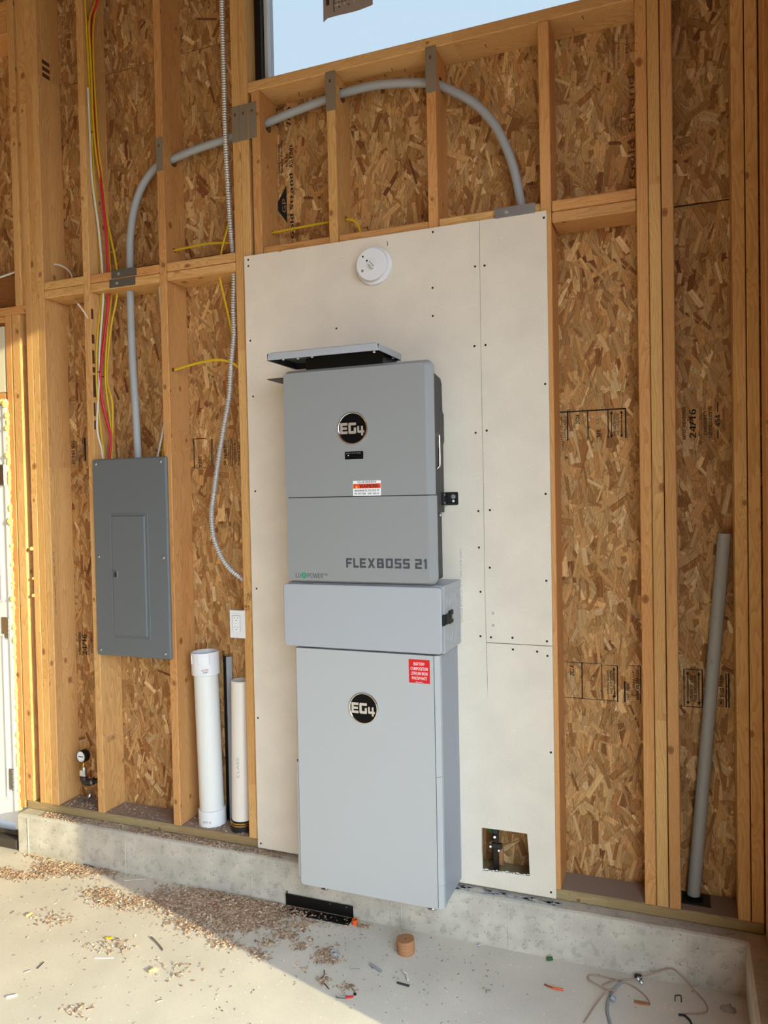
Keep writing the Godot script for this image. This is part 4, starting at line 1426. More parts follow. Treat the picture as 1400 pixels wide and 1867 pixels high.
func build_panel() -> void:
	var base := Vector3(-2.266, 0.945, -0.02)
	var v := thing("breaker_panel", "slate grey breaker panel with a narrow door between two studs", "electrical panel", base)
	var at := -base
	var b := MB.new()
	b.bx(Vector3(-2.445, 0.965, -0.100), Vector3(-2.088, 1.806, 0.0), 0.001)
	part(b, "enclosure", M.panel_grey, v, at)
	b = MB.new()
	b.plate(0.402, 0.879, 0.008, [[0.0, 0.001], [0.0, 0.008], [0.003, 0.0125], [0.006, 0.014]], true, true, Transform3D(Basis(), Vector3(-2.266, 1.3845, 0)))
	part(b, "cover", M.panel_grey, v, at)
	var z := 0.014
	b = MB.new()
	var rim := [[-2.374, -2.3695, 1.027, 1.582], [-2.1725, -2.168, 1.027, 1.582], [-2.3695, -2.1725, 1.5775, 1.582], [-2.3695, -2.1725, 1.027, 1.0315]]
	for r in rim:
		b.bx(Vector3(r[0], r[2], z - 0.001), Vector3(r[1], r[3], z + 0.0016), 0.0012)
	part(b, "door_frame", M.panel_grey, v, at)
	var d := Node3D.new()
	d.name = "panel_door"
	v.add_child(d, true)
	d.position = at
	b = MB.new()
	b.plate(0.180, 0.532, 0.003, [[0.0, 0.0], [0.0, 0.0022], [0.0035, 0.0062]], true, true, Transform3D(Basis(), Vector3(-2.2725, 1.3045, z - 0.0002)))
	part(b, "door_leaf", M.panel_grey, d)
	b = MB.new()
	b.plate(0.036, 0.036, 0.002, [[0.0, 0.0], [0.0, 0.006], [0.002, 0.0085], [0.005, 0.0085], [0.006, 0.0060]], true, true, Transform3D(Basis(), Vector3(-2.350, 1.311, z)))
	part(b, "latch", M.panel_grey, d)
	b = MB.new()
	b.bx(Vector3(-2.3505, 1.300, z + 0.004), Vector3(-2.3415, 1.321, z + 0.0072), 0.001)
	part(b, "latch_slot", M.black, d)
	for y in [1.503, 1.105]:
		b = MB.new()
		b.tube(PackedVector3Array([Vector3(-2.1765, y - 0.013, z + 0.002), Vector3(-2.1765, y + 0.013, z + 0.002)]), 0.003, 10)
		part(b, "hinge", M.panel_grey, d)
	for p in [[-2.443, 1.802], [-2.092, 1.801], [-2.441, 1.387], [-2.090, 1.387], [-2.445, 0.969], [-2.093, 0.970]]:
		b = MB.new()
		b.lathe([Vector2(0, 0), Vector2(0.0075, 0), Vector2(0.007, 0.003), Vector2(0.0045, 0.005), Vector2(0.003, 0.005), Vector2(0.0025, 0.0035), Vector2(0, 0.0035)], 16, aim(Vector3(0, 0, 1), Vector3(p[0], p[1], z)))
		part(b, "cover_screw", M.galvanised, v, at)


# ---------------------------------------------------------------- cables, plates and small fittings
func cable(called: String, pts: Array, r: float, m: Material, label: String, group := "", squash := 1.0, sides := 10) -> Node3D:
	var o := thing(called, label, "cable", pts[0], group)
	var line := smooth(pts, 0.02)
	for i in line.size():
		line[i] -= o.position
	var b := MB.new()
	b.tube(line, r, sides, true, squash)
	part(b, "sheath", m, o)
	return o


# a wire staple over a cable at a world point
func staple(o: Node3D, at: Vector3, w := 0.008) -> void:
	var b := MB.new()
	b.box(at - o.position, Vector3(w, 0.0015, 0.0045), 0.001)
	part(b, "staple", M.brown_ink, o)


func build_cables() -> void:
	var o := cable("service_cable", [Vector3(-2.279, 1.820, -0.070), Vector3(-2.283, 1.963, -0.070), Vector3(-2.286, 2.061, -0.070), Vector3(-2.293, 2.209, -0.070), Vector3(-2.297, 2.356, -0.070), Vector3(-2.298, 2.503, -0.070), Vector3(-2.296, 2.650, -0.070), Vector3(-2.294, 2.723, -0.070), Vector3(-2.288, 2.819, -0.070), Vector3(-2.263, 2.937, -0.070), Vector3(-2.209, 3.037, -0.070), Vector3(-2.130, 3.102, -0.070), Vector3(-2.060, 3.114, -0.070), Vector3(-1.951, 3.134, -0.070), Vector3(-1.799, 3.150, -0.070), Vector3(-1.704, 3.162, -0.070), Vector3(-1.615, 3.175, -0.070), Vector3(-1.471, 3.200, -0.070), Vector3(-1.307, 3.222, -0.070), Vector3(-1.245, 3.230, -0.070), Vector3(-1.085, 3.231, -0.070), Vector3(-0.898, 3.199, -0.070), Vector3(-0.829, 3.171, -0.070), Vector3(-0.716, 3.092, -0.070), Vector3(-0.635, 2.996, -0.070), Vector3(-0.585, 2.888, -0.070), Vector3(-0.557, 2.793, -0.070), Vector3(-0.538, 2.680, -0.070), Vector3(-0.529, 2.631, -0.070)], 0.0165, M.service_grey, "thick grey service cable arching through the studs from breaker panel to gypsum board", "", 1.0, 14)
	# ribbed metal conduit
	var line := smooth([Vector3(-1.759, 3.839, -0.035), Vector3(-1.760, 3.705, -0.035), Vector3(-1.760, 3.525, -0.035), Vector3(-1.759, 3.345, -0.035), Vector3(-1.759, 3.165, -0.035), Vector3(-1.754, 2.983, -0.035), Vector3(-1.746, 2.800, -0.035), Vector3(-1.738, 2.674, -0.035), Vector3(-1.733, 2.571, -0.035), Vector3(-1.740, 2.436, -0.035), Vector3(-1.737, 2.321, -0.030), Vector3(-1.754, 2.208, -0.030), Vector3(-1.768, 2.072, -0.030), Vector3(-1.799, 1.935, -0.030), Vector3(-1.833, 1.798, -0.035), Vector3(-1.863, 1.659, -0.040), Vector3(-1.877, 1.566, -0.040), Vector3(-1.868, 1.472, -0.040), Vector3(-1.837, 1.397, -0.040), Vector3(-1.793, 1.337, -0.045), Vector3(-1.728, 1.291, -0.050), Vector3(-1.671, 1.252, -0.060)], 0.002625)
	o = thing("flexible_conduit", "ribbed silver flexible metal conduit hanging beside the doubled studs", "conduit", Vector3(-1.75, 1.3, -0.03))
	var rad := []
	for i in line.size():
		line[i] -= o.position
		rad.append([0.0124, 0.0124, 0.0088, 0.0088][i % 4])
	var b := MB.new()
	b.tube(line, rad, 12)
	part(b, "ribbed_sheath", M.conduit_metal, o)
	# house wiring running down the stud to the panel
	var g := "cables running down the stud to the breaker panel"
	o = cable("yellow_cable", [Vector3(-2.455, 3.963, -0.014), Vector3(-2.455, 3.867, -0.013), Vector3(-2.455, 3.630, -0.021), Vector3(-2.455, 3.391, -0.028), Vector3(-2.455, 3.247, -0.033), Vector3(-2.455, 3.054, -0.039), Vector3(-2.455, 2.839, -0.058), Vector3(-2.451, 2.666, -0.060), Vector3(-2.454, 2.555, -0.060), Vector3(-2.455, 2.364, -0.029), Vector3(-2.455, 2.165, -0.018), Vector3(-2.455, 1.993, -0.032), Vector3(-2.455, 1.815, -0.053)], 0.0052, M.cable_yellow, "yellow cable nearest the stud face in the bundle above the breaker panel", g, 0.6)
	staple(o, Vector3(-2.449, 3.29, -0.03))
	o = cable("yellow_cable", [Vector3(-2.433, 3.993, -0.072), Vector3(-2.440, 3.891, -0.062), Vector3(-2.440, 3.770, -0.019), Vector3(-2.440, 3.579, -0.022), Vector3(-2.440, 3.339, -0.026), Vector3(-2.440, 3.152, -0.046), Vector3(-2.418, 2.912, -0.072), Vector3(-2.373, 2.697, -0.072), Vector3(-2.375, 2.561, -0.072), Vector3(-2.414, 2.417, -0.072), Vector3(-2.440, 2.195, -0.068), Vector3(-2.416, 2.069, -0.072), Vector3(-2.431, 1.815, -0.072)], 0.0052, M.cable_yellow, "yellow cable bowing farthest out from the stud above the breaker panel", g, 0.6)
	staple(o, Vector3(-2.449, 3.79, -0.03))
	cable("yellow_cable", [Vector3(-2.432, 4.003, -0.088), Vector3(-2.433, 3.897, -0.075), Vector3(-2.433, 3.780, -0.039), Vector3(-2.433, 3.630, -0.030), Vector3(-2.433, 3.391, -0.038), Vector3(-2.433, 3.225, -0.048), Vector3(-2.433, 3.062, -0.070), Vector3(-2.431, 2.870, -0.088), Vector3(-2.421, 2.695, -0.088), Vector3(-2.419, 2.570, -0.088), Vector3(-2.433, 2.419, -0.073), Vector3(-2.433, 2.192, -0.050), Vector3(-2.433, 2.020, -0.071), Vector3(-2.433, 1.921, -0.078), Vector3(-2.433, 1.814, -0.049)], 0.0048, M.cable_yellow, "yellow cable running just beside the red one above the breaker panel", g, 0.6)
	o = cable("red_cable", [Vector3(-2.406, 3.976, -0.055), Vector3(-2.422, 3.883, -0.055), Vector3(-2.448, 3.787, -0.046), Vector3(-2.448, 3.636, -0.037), Vector3(-2.448, 3.397, -0.044), Vector3(-2.448, 3.230, -0.055), Vector3(-2.429, 3.055, -0.055), Vector3(-2.411, 2.857, -0.055), Vector3(-2.405, 2.684, -0.055), Vector3(-2.407, 2.549, -0.055), Vector3(-2.438, 2.367, -0.055), Vector3(-2.448, 2.216, -0.036), Vector3(-2.448, 2.093, -0.042), Vector3(-2.427, 1.969, -0.055), Vector3(-2.413, 1.918, -0.055), Vector3(-2.432, 1.815, -0.055)], 0.0062, M.cable_red, "bright red cable running down the stud to the breaker panel", g, 0.8)
	staple(o, Vector3(-2.448, 2.2, -0.045), 0.009)
	o = cable("white_cable", [Vector3(-2.454, 3.481, -0.014), Vector3(-2.454, 3.265, -0.019), Vector3(-2.454, 3.073, -0.025), Vector3(-2.443, 2.858, -0.045), Vector3(-2.430, 2.684, -0.045), Vector3(-2.429, 2.549, -0.045), Vector3(-2.454, 2.316, -0.040), Vector3(-2.454, 2.166, -0.031), Vector3(-2.454, 1.967, -0.012), Vector3(-2.454, 1.882, -0.034), Vector3(-2.454, 1.815, -0.045)], 0.0056, M.cable_white, "white cable beside the red one running down to the breaker panel", g, 0.6)
	staple(o, Vector3(-2.450, 2.22, -0.03), 0.009)
	cable("white_cable", [Vector3(-2.131, 2.627, -0.060), Vector3(-2.130, 2.567, -0.060), Vector3(-2.125, 2.459, -0.060), Vector3(-2.116, 2.362, -0.060), Vector3(-2.110, 2.194, -0.060), Vector3(-2.115, 2.050, -0.060), Vector3(-2.129, 1.954, -0.060), Vector3(-2.172, 1.806, -0.060)], 0.0052, M.cable_white, "white cable dropping to the right corner of the breaker panel", g, 0.6)
	cable("yellow_cable", [Vector3(-2.101, 2.048, -0.050), Vector3(-2.106, 1.976, -0.050), Vector3(-2.117, 1.905, -0.050), Vector3(-2.135, 1.804, -0.050)], 0.0052, M.cable_yellow, "short yellow cable dropping into the right corner of the breaker panel", g, 0.6)
	cable("yellow_cable", [Vector3(-2.053, 2.719, -0.060), Vector3(-2.013, 2.721, -0.060), Vector3(-1.956, 2.723, -0.060), Vector3(-1.873, 2.725, -0.060), Vector3(-1.775, 2.714, -0.060), Vector3(-1.753, 2.709, -0.060)], 0.0048, M.cable_yellow, "thin yellow cable crossing above the blocking beside the metal conduit", "", 0.6)
	cable("yellow_cable", [Vector3(-1.760, 2.807, -0.050), Vector3(-1.772, 2.768, -0.050), Vector3(-1.790, 2.720, -0.050), Vector3(-1.805, 2.671, -0.050), Vector3(-1.812, 2.619, -0.050), Vector3(-1.813, 2.567, -0.050), Vector3(-1.796, 2.491, -0.050), Vector3(-1.779, 2.420, -0.050), Vector3(-1.763, 2.350, -0.050), Vector3(-1.743, 2.274, -0.050)], 0.0048, M.cable_yellow, "yellow cable running down through the blocking behind the metal conduit", "", 0.6)
	cable("yellow_cable", [Vector3(-2.041, 2.196, -0.030), Vector3(-2.007, 2.203, -0.030), Vector3(-1.922, 2.217, -0.030), Vector3(-1.823, 2.222, -0.025), Vector3(-1.756, 2.207, -0.025), Vector3(-1.725, 2.187, -0.030), Vector3(-1.713, 2.174, -0.040)], 0.0055, M.cable_yellow, "yellow cable arching across the bay right above the grey breaker panel", "", 0.6)
	cable("yellow_cable", [Vector3(-1.628, 2.737, -0.090), Vector3(-1.570, 2.738, -0.090), Vector3(-1.468, 2.741, -0.090), Vector3(-1.323, 2.744, -0.090), Vector3(-1.255, 2.743, -0.090), Vector3(-1.222, 2.738, -0.090), Vector3(-1.198, 2.722, -0.090), Vector3(-1.185, 2.691, -0.090), Vector3(-1.183, 2.648, -0.090)], 0.0050, M.cable_yellow, "yellow cable strung through studs just above the gypsum board", "", 0.6)
	cable("white_cable", [Vector3(-2.741, 2.748, -0.070), Vector3(-2.708, 2.744, -0.070), Vector3(-2.669, 2.726, -0.070), Vector3(-2.637, 2.699, -0.070), Vector3(-2.620, 2.652, -0.070), Vector3(-2.613, 2.575, -0.070), Vector3(-2.450, 2.497, 0.086), Vector3(-2.450, 2.475, 0.057), Vector3(-2.450, 2.449, 0.031)], 0.0042, M.cable_white, "thin white cable curling through the blocking of the narrow bay", "", 0.7)
	cable("white_cable", [Vector3(-3.171, 2.697, -0.030), Vector3(-3.028, 2.714, -0.030), Vector3(-2.913, 2.731, -0.030), Vector3(-2.872, 2.736, -0.030)], 0.0050, M.cable_white, "white cable entering over the door header at the far left", "", 0.7)


func plate_mesh(w: float, h: float) -> MB:
	var b := MB.new()
	b.plate(w, h, 0.0015, [[0.0, 0.0], [0.0, 0.0012], [0.0005, 0.0016]], true, true, Transform3D(), 2)
	return b


func build_wall_things() -> void:
	# steel plates guarding the service cable
	var g := "steel nail plates guarding the grey cable"
	var rows := [
		[-2.0665, 3.112, 0.036, 0.142, "steel nail plate on the stud where the grey cable first bends over"],
		[-1.6870, 3.165, 0.037, 0.146, "first of three upright steel nail plates side by side, nearest the metal conduit"],
		[-1.6490, 3.165, 0.036, 0.144, "middle of three upright steel nail plates side by side on doubled studs"],
		[-1.6080, 3.167, 0.037, 0.144, "last of three upright steel nail plates side by side, nearest the window"],
		[-1.2580, 3.210, 0.043, 0.150, "steel nail plate on the short stud left of the middle under the window"],
		[-0.8500, 3.204, 0.042, 0.168, "steel nail plate on the short stud at the top of the cable arch"]]
	for r in rows:
		var o := thing("nail_plate", r[4], "plate", Vector3(r[0], r[1], 0.0002), g)
		part(plate_mesh(r[2], r[3]), "plate_body", M.nail_plate_steel, o)
		for s in [-1, 1]:
			var b := MB.new()
			for x in [-0.3, 0.3]:
				b.box(Vector3(x * r[2], s * (r[3] / 2 - 0.006), 0.0018), Vector3(0.004, 0.003, 0.0008), 0.0005)
			part(b, "prong", M.nail_plate_steel, o)
		var t := MB.new()
		t.bx(Vector3(-0.006, r[3] * 0.22, 0.0016), Vector3(0.002, r[3] * 0.30, 0.0020))
		part(t, "punched_mark", M.faded_ink, o)
	var flat := [
		[-2.2710, 2.634, 0.137, 0.036, 0.0002, "upper of two dark nail plates lying across the blocking over the panel"],
		[-2.2810, 2.594, 0.141, 0.036, 0.0002, "lower of two dark nail plates lying across the blocking over the panel"],
		[-0.5455, 2.636, 0.143, 0.036, 0.0130, "bright nail plate lying along the top edge of the gypsum board"]]
	for i in 3:
		var r: Array = flat[i]
		var m: Material = M.galvanised if i == 2 else M.dull_plate
		var o := thing("nail_plate", r[5], "plate", Vector3(r[0], r[1], r[4]), g)
		part(plate_mesh(r[2], r[3]), "plate_body", m, o)
		for s in [-1, 1]:
			var b := MB.new()
			for y in [-0.3, 0.3]:
				b.box(Vector3(s * (r[2] / 2 - 0.004), y * r[3], 0.0018), Vector3(0.003, 0.004, 0.0008), 0.0005)
			part(b, "prong", m, o)
		var t := MB.new()
		t.bx(Vector3(-0.035, -0.006, 0.0016), Vector3(-0.022, 0.004, 0.0020))
		part(t, "punched_mark", M.mud_grey, o)
	# smoke alarm base with its plug
	var c := Vector3(-1.084, 2.509, 0.0127)
	var o := thing("smoke_alarm_base", "round white smoke alarm base with a plug, high on the gypsum board", "smoke alarm", c)
	var face := aim(Vector3(0, 0, 1))
	var b := MB.new()
	b.lathe([Vector2(0, 0), Vector2(0.0705, 0), Vector2(0.0725, 0.003), Vector2(0.0725, 0.008), Vector2(0.070, 0.012), Vector2(0.0635, 0.0135), Vector2(0.060, 0.0125), Vector2(0, 0.0125)], 48, face)
	part(b, "base_ring", M.white_plastic, o)
	b = MB.new()
	b.lathe([Vector2(0.054, 0.012), Vector2(0.054, 0.026)], 48, face)
	part(b, "collar", M.white_plastic, o)
	b = MB.new()
	b.lathe([Vector2(0, 0.026), Vector2(0.0605, 0.026), Vector2(0.0615, 0.028), Vector2(0.0605, 0.0335), Vector2(0.057, 0.0345), Vector2(0.022, 0.0345), Vector2(0.0215, 0.0335), Vector2(0, 0.0335)], 48, face)
	part(b, "front_plate", M.white_plastic, o)
	var pc := Transform3D(Basis(Vector3(0, 0, 1), deg_to_rad(-52)), Vector3(0.006, -0.006, 0.034))
	b = MB.new()
	b.box(Vector3(0, 0, 0.008), Vector3(0.013, 0.0065, 0.008), 0.001, 1, 1, 1, Vector2.ZERO, pc)
	for k in 3:
		b.box(Vector3(-0.007 + k * 0.006, 0.0072, 0.009), Vector3(0.0012, 0.0010, 0.006), 0.0003, 1, 1, 1, Vector2.ZERO, pc)
	part(b, "plug", M.sticker_white, o)
	b = MB.new()
	for k in 3:
		b.box(Vector3(-0.009 + k * 0.009, 0.002, 0.0163), Vector3(0.0028, 0.0032, 0.0004), 0.0, 1, 1, 1, Vector2.ZERO, pc)
		b.box(Vector3(-0.009 + k * 0.009, -0.0068, 0.009), Vector3(0.0016, 0.0004, 0.006), 0.0, 1, 1, 1, Vector2.ZERO, pc)
	part(b, "plug_slots", M.cable_grey, o)
	for q in [[-0.033, 0.031, 0.0038, "black"], [-0.017, 0.014, 0.0038, "black"], [-0.036, -0.022, 0.0052, "nail_plate_steel"]]:
		b = disc(q[2], 0.0005, 0.0002, 14, aim(Vector3(0, 0, 1), Vector3(q[0], q[1], 0.0345)))
		part(b, "screw_hole", M[q[3]], o)
	# outlet
	var u := thing("wall_outlet", "white two-socket outlet plate beside the stud at the gypsum board", "outlet", Vector3(-1.7385, 1.1135, 0.0))
	b = MB.new()
	b.bx(Vector3(-0.030, -0.05, -0.07), Vector3(0.030, 0.05, -0.001), 0.002)
	part(b, "outlet_box", M.cable_grey, u)
	b = MB.new()
	b.plate(0.0725, 0.117, 0.003, [[0.0, -0.001], [0.0, 0.0025], [0.0025, 0.006]], true, true, Transform3D(Basis(), Vector3(0.004, 0, 0)))
	part(b, "cover_plate", M.white_plastic, u)
	b = MB.new()
	b.plate(0.034, 0.067, 0.001, [[0.0, 0.0055], [0.0, 0.0075], [0.0005, 0.008]], true, true, Transform3D(Basis(), Vector3(0.002, 0.002, 0)))
	part(b, "socket_face", M.sticker_white, u)
	b = MB.new()
	for r in [[-0.0155, 0.0195, 0.0348, 0.0362], [-0.0156, -0.0150, -0.031, 0.035], [0.019, 0.0196, -0.031, 0.035], [-0.010, 0.014, 0.0035, 0.0040]]:
		b.bx(Vector3(r[0], r[2], 0.0055), Vector3(r[1], r[3], 0.0084))
	part(b, "face_gap", M.cable_grey, u)
	for y in [0.0225, -0.0165]:
		b = MB.new()
		b.bx(Vector3(-0.0058, y, 0.007), Vector3(-0.0040, y + 0.008, 0.0083))
		b.bx(Vector3(0.0072, y, 0.007), Vector3(0.0088, y + 0.007, 0.0083))
		part(b, "slot", M.charcoal, u)
		part(disc(0.0026, 0.0004, 0.0001, 10, aim(Vector3(0, 0, 1), Vector3(0.0015, y - 0.006, 0.0079))), "ground_hole", M.charcoal, u)
	for y in [0.047, -0.047]:
		part(disc(0.003, 0.0008, 0.0003, 10, aim(Vector3(0, 0, 1), Vector3(0.002, y, 0.006))), "plate_screw", M.cable_white, u)
	# manufacturer paper stuck to the window
	var pw := thing("window_paper", "grey printed paper sheet stuck to the upper window glass", "paper", Vector3(-1.225, 3.545, -0.106))
	b = MB.new()
	var cols := 12
	var rws := 8
	for i in cols:
		for j in rws:
			var pp := []
			var nn := []
			for q in [[0, 0], [1, 0], [1, 1], [0, 1]]:
				var s: float = float(i + q[0]) / cols
				var t: float = float(j + q[1]) / rws
				var curl: float = pow(1.0 - t, 2.0) * (0.010 * pow(1.0 - s, 2.0) + 0.003 * sin(s * 7.0))
				pp.append(Vector3(-0.107 + 0.212 * s + 0.004 * (1 - t), lerpf(-0.002 + (0.010 if s > 0.06 else 0.0) * 1.0 + 0.012 * s, 0.40, t), curl))
				nn.append(Vector3(0.05, -0.1, 1).normalized())
			b.quad4(pp[0], pp[1], pp[2], pp[3], nn[0], nn[1], nn[2], nn[3])
	part(b, "paper_sheet", M.paper, pw)
	b = MB.new()
	for i in 9:
		for j in 11:
			if rng.randf() < 0.72:
				b.bx(Vector3(-0.055 + i * 0.0105, 0.05 + j * 0.02, 0.0068), Vector3(-0.055 + i * 0.0105 + rng.randf_range(0.004, 0.009), 0.05 + j * 0.02 + rng.randf_range(0.004, 0.011), 0.0075))
	part(b, "pale_print", M.paper_pale, pw)
	b = MB.new()
	for i in 7:
		for j in 12:
			if rng.randf() < 0.5:
				b.bx(Vector3(-0.05 + i * 0.0135, 0.042 + j * 0.019, 0.0070), Vector3(-0.05 + i * 0.0135 + rng.randf_range(0.003, 0.008), 0.042 + j * 0.019 + 0.0035, 0.0080))
	for r in [[-0.088, -0.068, 0.022, 0.044], [-0.090, -0.076, 0.062, 0.094], [0.068, 0.088, 0.045, 0.115], [-0.058, -0.054, 0.02, 0.30]]:
		b.bx(Vector3(r[0], r[2], 0.0072), Vector3(r[1], r[3], 0.0082))
	part(b, "dark_print", M.charcoal, pw)
	b = disc(0.007, 0.0006, 0.0002, 16, aim(Vector3(0, 0, 1), Vector3(-0.078, 0.033, 0.0082)))
	part(b, "round_logo", M.paper, pw)
	# ground clamp and rod inside the hole of the gypsum board
	var k := thing("ground_rod_clamp", "dark steel rod with bolted clamp inside the square hole", "clamp", Vector3(-0.668, 0.218, -0.060))
	b = MB.new()
	b.bx(Vector3(-0.012, 0.0, -0.006), Vector3(0.010, 0.16, 0.006), 0.003)
	part(b, "rod", M.iron, k)
	b = MB.new()
	b.bx(Vector3(0.002, 0.02, -0.02), Vector3(0.024, 0.10, -0.006), 0.002)
	part(b, "backing_strip", M.chip_wood, k)
	b = MB.new()
	b.box(Vector3(0.004, 0.10, 0.006), Vector3(0.020, 0.010, 0.010), 0.003)
	part(b, "clamp_body", M.iron, k)
	for q in [[-0.018, 0.098, 0.016, 0.007], [0.014, 0.088, 0.018, 0.006], [-0.002, 0.135, 0.014, 0.008]]:
		b = MB.new()
		b.lathe([Vector2(0, -0.006), Vector2(q[3], -0.006), Vector2(q[3], 0.002), Vector2(q[3] * 0.6, 0.006), Vector2(0, 0.006)], 8, aim(Vector3(0.3, 0.3, 1), Vector3(q[0], q[1], q[2])))
		part(b, "clamp_bolt", M.steel, k)
	b = MB.new()
	b.tube(smooth([Vector3(-0.010, 0.105, 0.012), Vector3(0.02, 0.108, 0.012), Vector3(0.07, 0.125, 0.01), Vector3(0.11, 0.15, 0.0), Vector3(0.13, 0.19, -0.01)], 0.01), 0.0016, 7)
	part(b, "copper_wire", M.copper, k)
	b = MB.new()
	b.box(Vector3(-0.020, 0.165, 0.006), Vector3(0.007, 0.018, 0.006), 0.002)
	part(b, "green_tag", M.green_plastic, k)
	b = MB.new()
	b.box(Vector3(0.000, 0.168, 0.004), Vector3(0.012, 0.022, 0.010), 0.003)
	part(b, "rod_head", M.charcoal, k)
	b = MB.new()
	b.box(Vector3.ZERO, Vector3(0.011, 0.011, 0.02), 0.002)
	single(b, "metal_offcut", M.galvanised, "small bent metal offcut lying inside the square hole of the board", "scrap", Vector3(-0.685, 0.229, -0.030))


# ---------------------------------------------------------------- pipes and fittings standing on the bottom plate
func tube_part(o: Node3D, called: String, m: Material, a: Vector3, b: Vector3, r: float, wall := 0.005, seg := 32) -> void:
	var h := a.distance_to(b)
	var mb := MB.new()
	mb.lathe([Vector2(r - wall, 0), Vector2(r - 0.001, 0), Vector2(r, 0.001), Vector2(r, h - 0.0015), Vector2(r - 0.0015, h), Vector2(r - wall, h), Vector2(r - wall, 0)], seg, aim(b - a, a - o.position))
	part(mb, called, m, o)


func build_pipes() -> void:
	var a := Vector3(-1.934, 0.2185, -0.076)
	var b := Vector3(-1.954, 0.972, -0.078)
	var d := (b - a).normalized()
	var o := thing("drain_pipe", "tall white plastic pipe with couplings at both ends between the studs", "pipe", a)
	tube_part(o, "pipe_wall", M.white_pipe, a + d * 0.02, b - d * 0.03, 0.0530)
	tube_part(o, "lower_coupling", M.white_plastic, a, a + d * 0.068, 0.0595, 0.0062)
	tube_part(o, "upper_coupling", M.white_plastic, b - d * 0.098, b, 0.0615, 0.008)
	for k in 4:
		var ang := deg_to_rad(40 + k * 42.0)
		var mb := MB.new()
		mb.box(Vector3(0.0615 * cos(ang), 0, 0.0615 * sin(ang)), Vector3(0.0025, 0.020, 0.0025), 0.0008, 1, 1, 1, Vector2.ZERO, aim(d, b - d * 0.028 - a))
		part(mb, "coupling_rib", M.white_plastic, o)
	var mk := letters("ASTM", 0.030, 0.006, M.sticker_red, o, Vector3(0.018, 0.685, 0.058), Basis(Vector3(0, 1, 0), deg_to_rad(20)) * Basis(Vector3(0, 0, 1), deg_to_rad(10)), "printed_mark", false)
	mk.name = "printed_mark"
	letters("DWV", 0.022, 0.006, M.ink, o, Vector3(0.022, 0.675, 0.057), Basis(Vector3(0, 1, 0), deg_to_rad(22)) * Basis(Vector3(0, 0, 1), deg_to_rad(10)), "printed_mark", false)
	letters("PVC 4", 0.034, 0.010, M.cable_grey, o, Vector3(0.012, 0.026, 0.0595), Basis(Vector3(0, 1, 0), deg_to_rad(11)), "printed_mark", false)
	letters("PVC-DWV  ASTM D2665", 0.34, 0.006, M.charcoal, o, Vector3(-0.040, 0.52, 0.0375), Basis(Vector3(0, 1, 0), deg_to_rad(-45)) * Basis(Vector3(0, 0, 1), -PI / 2), "printed_mark", false)
	a = Vector3(-1.777, 0.2185, -0.062)
	b = Vector3(-1.766, 0.862, -0.066)
	d = (b - a).normalized()
	o = thing("cream_pipe", "shorter cream plastic pipe standing in a black rubber coupling", "pipe", a)
	tube_part(o, "pipe_wall", M.cream_pipe, a + d * 0.015, b, 0.0425)
	tube_part(o, "rubber_coupling", M.rubber, a, a + d * 0.048, 0.0465, 0.006)
	for h in [0.026, 0.036]:
		tube_part(o, "clamp_band", M.brass, a + d * h, a + d * (h + 0.007), 0.0475, 0.002)
	letters("CLASS", 0.085, 0.011, M.mud_grey, o, Vector3(0.012, 0.28, 0.0405), Basis(Vector3(0, 1, 0), deg_to_rad(18)) * Basis(Vector3(0, 0, 1), PI / 2), "printed_mark", false)
	o = thing("metal_channel", "narrow black and grey metal channel leaning between the two white pipes", "channel", Vector3(-1.876, 0.2185, -0.1245))
	var up := Transform3D(Basis(Vector3(1, 0, 0), Vector3(0, 0, 1), Vector3(0, -1, 0)), Vector3.ZERO)
	var mb := MB.new()
	mb.extrude(PackedVector2Array([Vector2(-0.017, 0.0), Vector2(0.004, 0.012), Vector2(0.006, 0.010), Vector2(-0.015, -0.002)]), -0.73, 0.0, up)
	part(mb, "web", M.black, o)
	mb = MB.new()
	mb.extrude(PackedVector2Array([Vector2(0.0065, 0.012), Vector2(0.025, -0.004), Vector2(0.023, -0.006), Vector2(0.0065, 0.0095)]), -0.725, 0.0, up)
	part(mb, "flange", M.cable_grey, o)
	a = Vector3(0.0185, 0.222, -0.098)
	b = Vector3(0.1285, 1.487, -0.104)
	d = (b - a).normalized()
	o = thing("grey_conduit_pipe", "long grey plastic pipe leaning in the corner bay beside the tripled studs", "pipe", a)
	tube_part(o, "pipe_wall", M.grey_pipe, a, b, 0.0215, 0.004)
	for h in [0.24, 0.42, 0.46, 0.50, 0.53]:
		mb = MB.new()
		mb.lathe([Vector2(0.0214, 0), Vector2(0.0219, 0.001), Vector2(0.0214, 0.002)], 24, aim(d + Vector3(0.03 * sin(h * 40), 0, 0.05), a + d * h - o.position))
		part(mb, "scuff_ring", M.grey_pipe, o)
	for q in [[0.98, 3], [0.83, 2]]:
		mb = MB.new()
		for k in q[1]:
			mb.lathe([Vector2(0.006 - k * 0.0015, 0), Vector2(0.0065 - k * 0.0015, 0.0003)], 12, aim(Vector3(0.1, 0.05, 1), a + d * q[0] + Vector3(-0.004 + 0.003 * k, 0.004 * k, 0.0212) - o.position))
		part(mb, "printed_mark", M.charcoal, o)
	o = thing("floor_collar", "flat black square collar at the foot of the leaning grey pipe", "collar", Vector3(0.028, 0.2182, -0.09))
	mb = MB.new()
	mb.bx(Vector3(-0.048, 0, -0.04), Vector3(0.045, 0.003, 0.045), 0.001)
	part(mb, "square_plate", M.black, o)
	mb = MB.new()
	mb.lathe([Vector2(0.0225, 0.003), Vector2(0.030, 0.003), Vector2(0.030, 0.010), Vector2(0.0235, 0.013), Vector2(0.0225, 0.012)], 28, Transform3D(Basis(), Vector3(-0.009, 0, -0.008)))
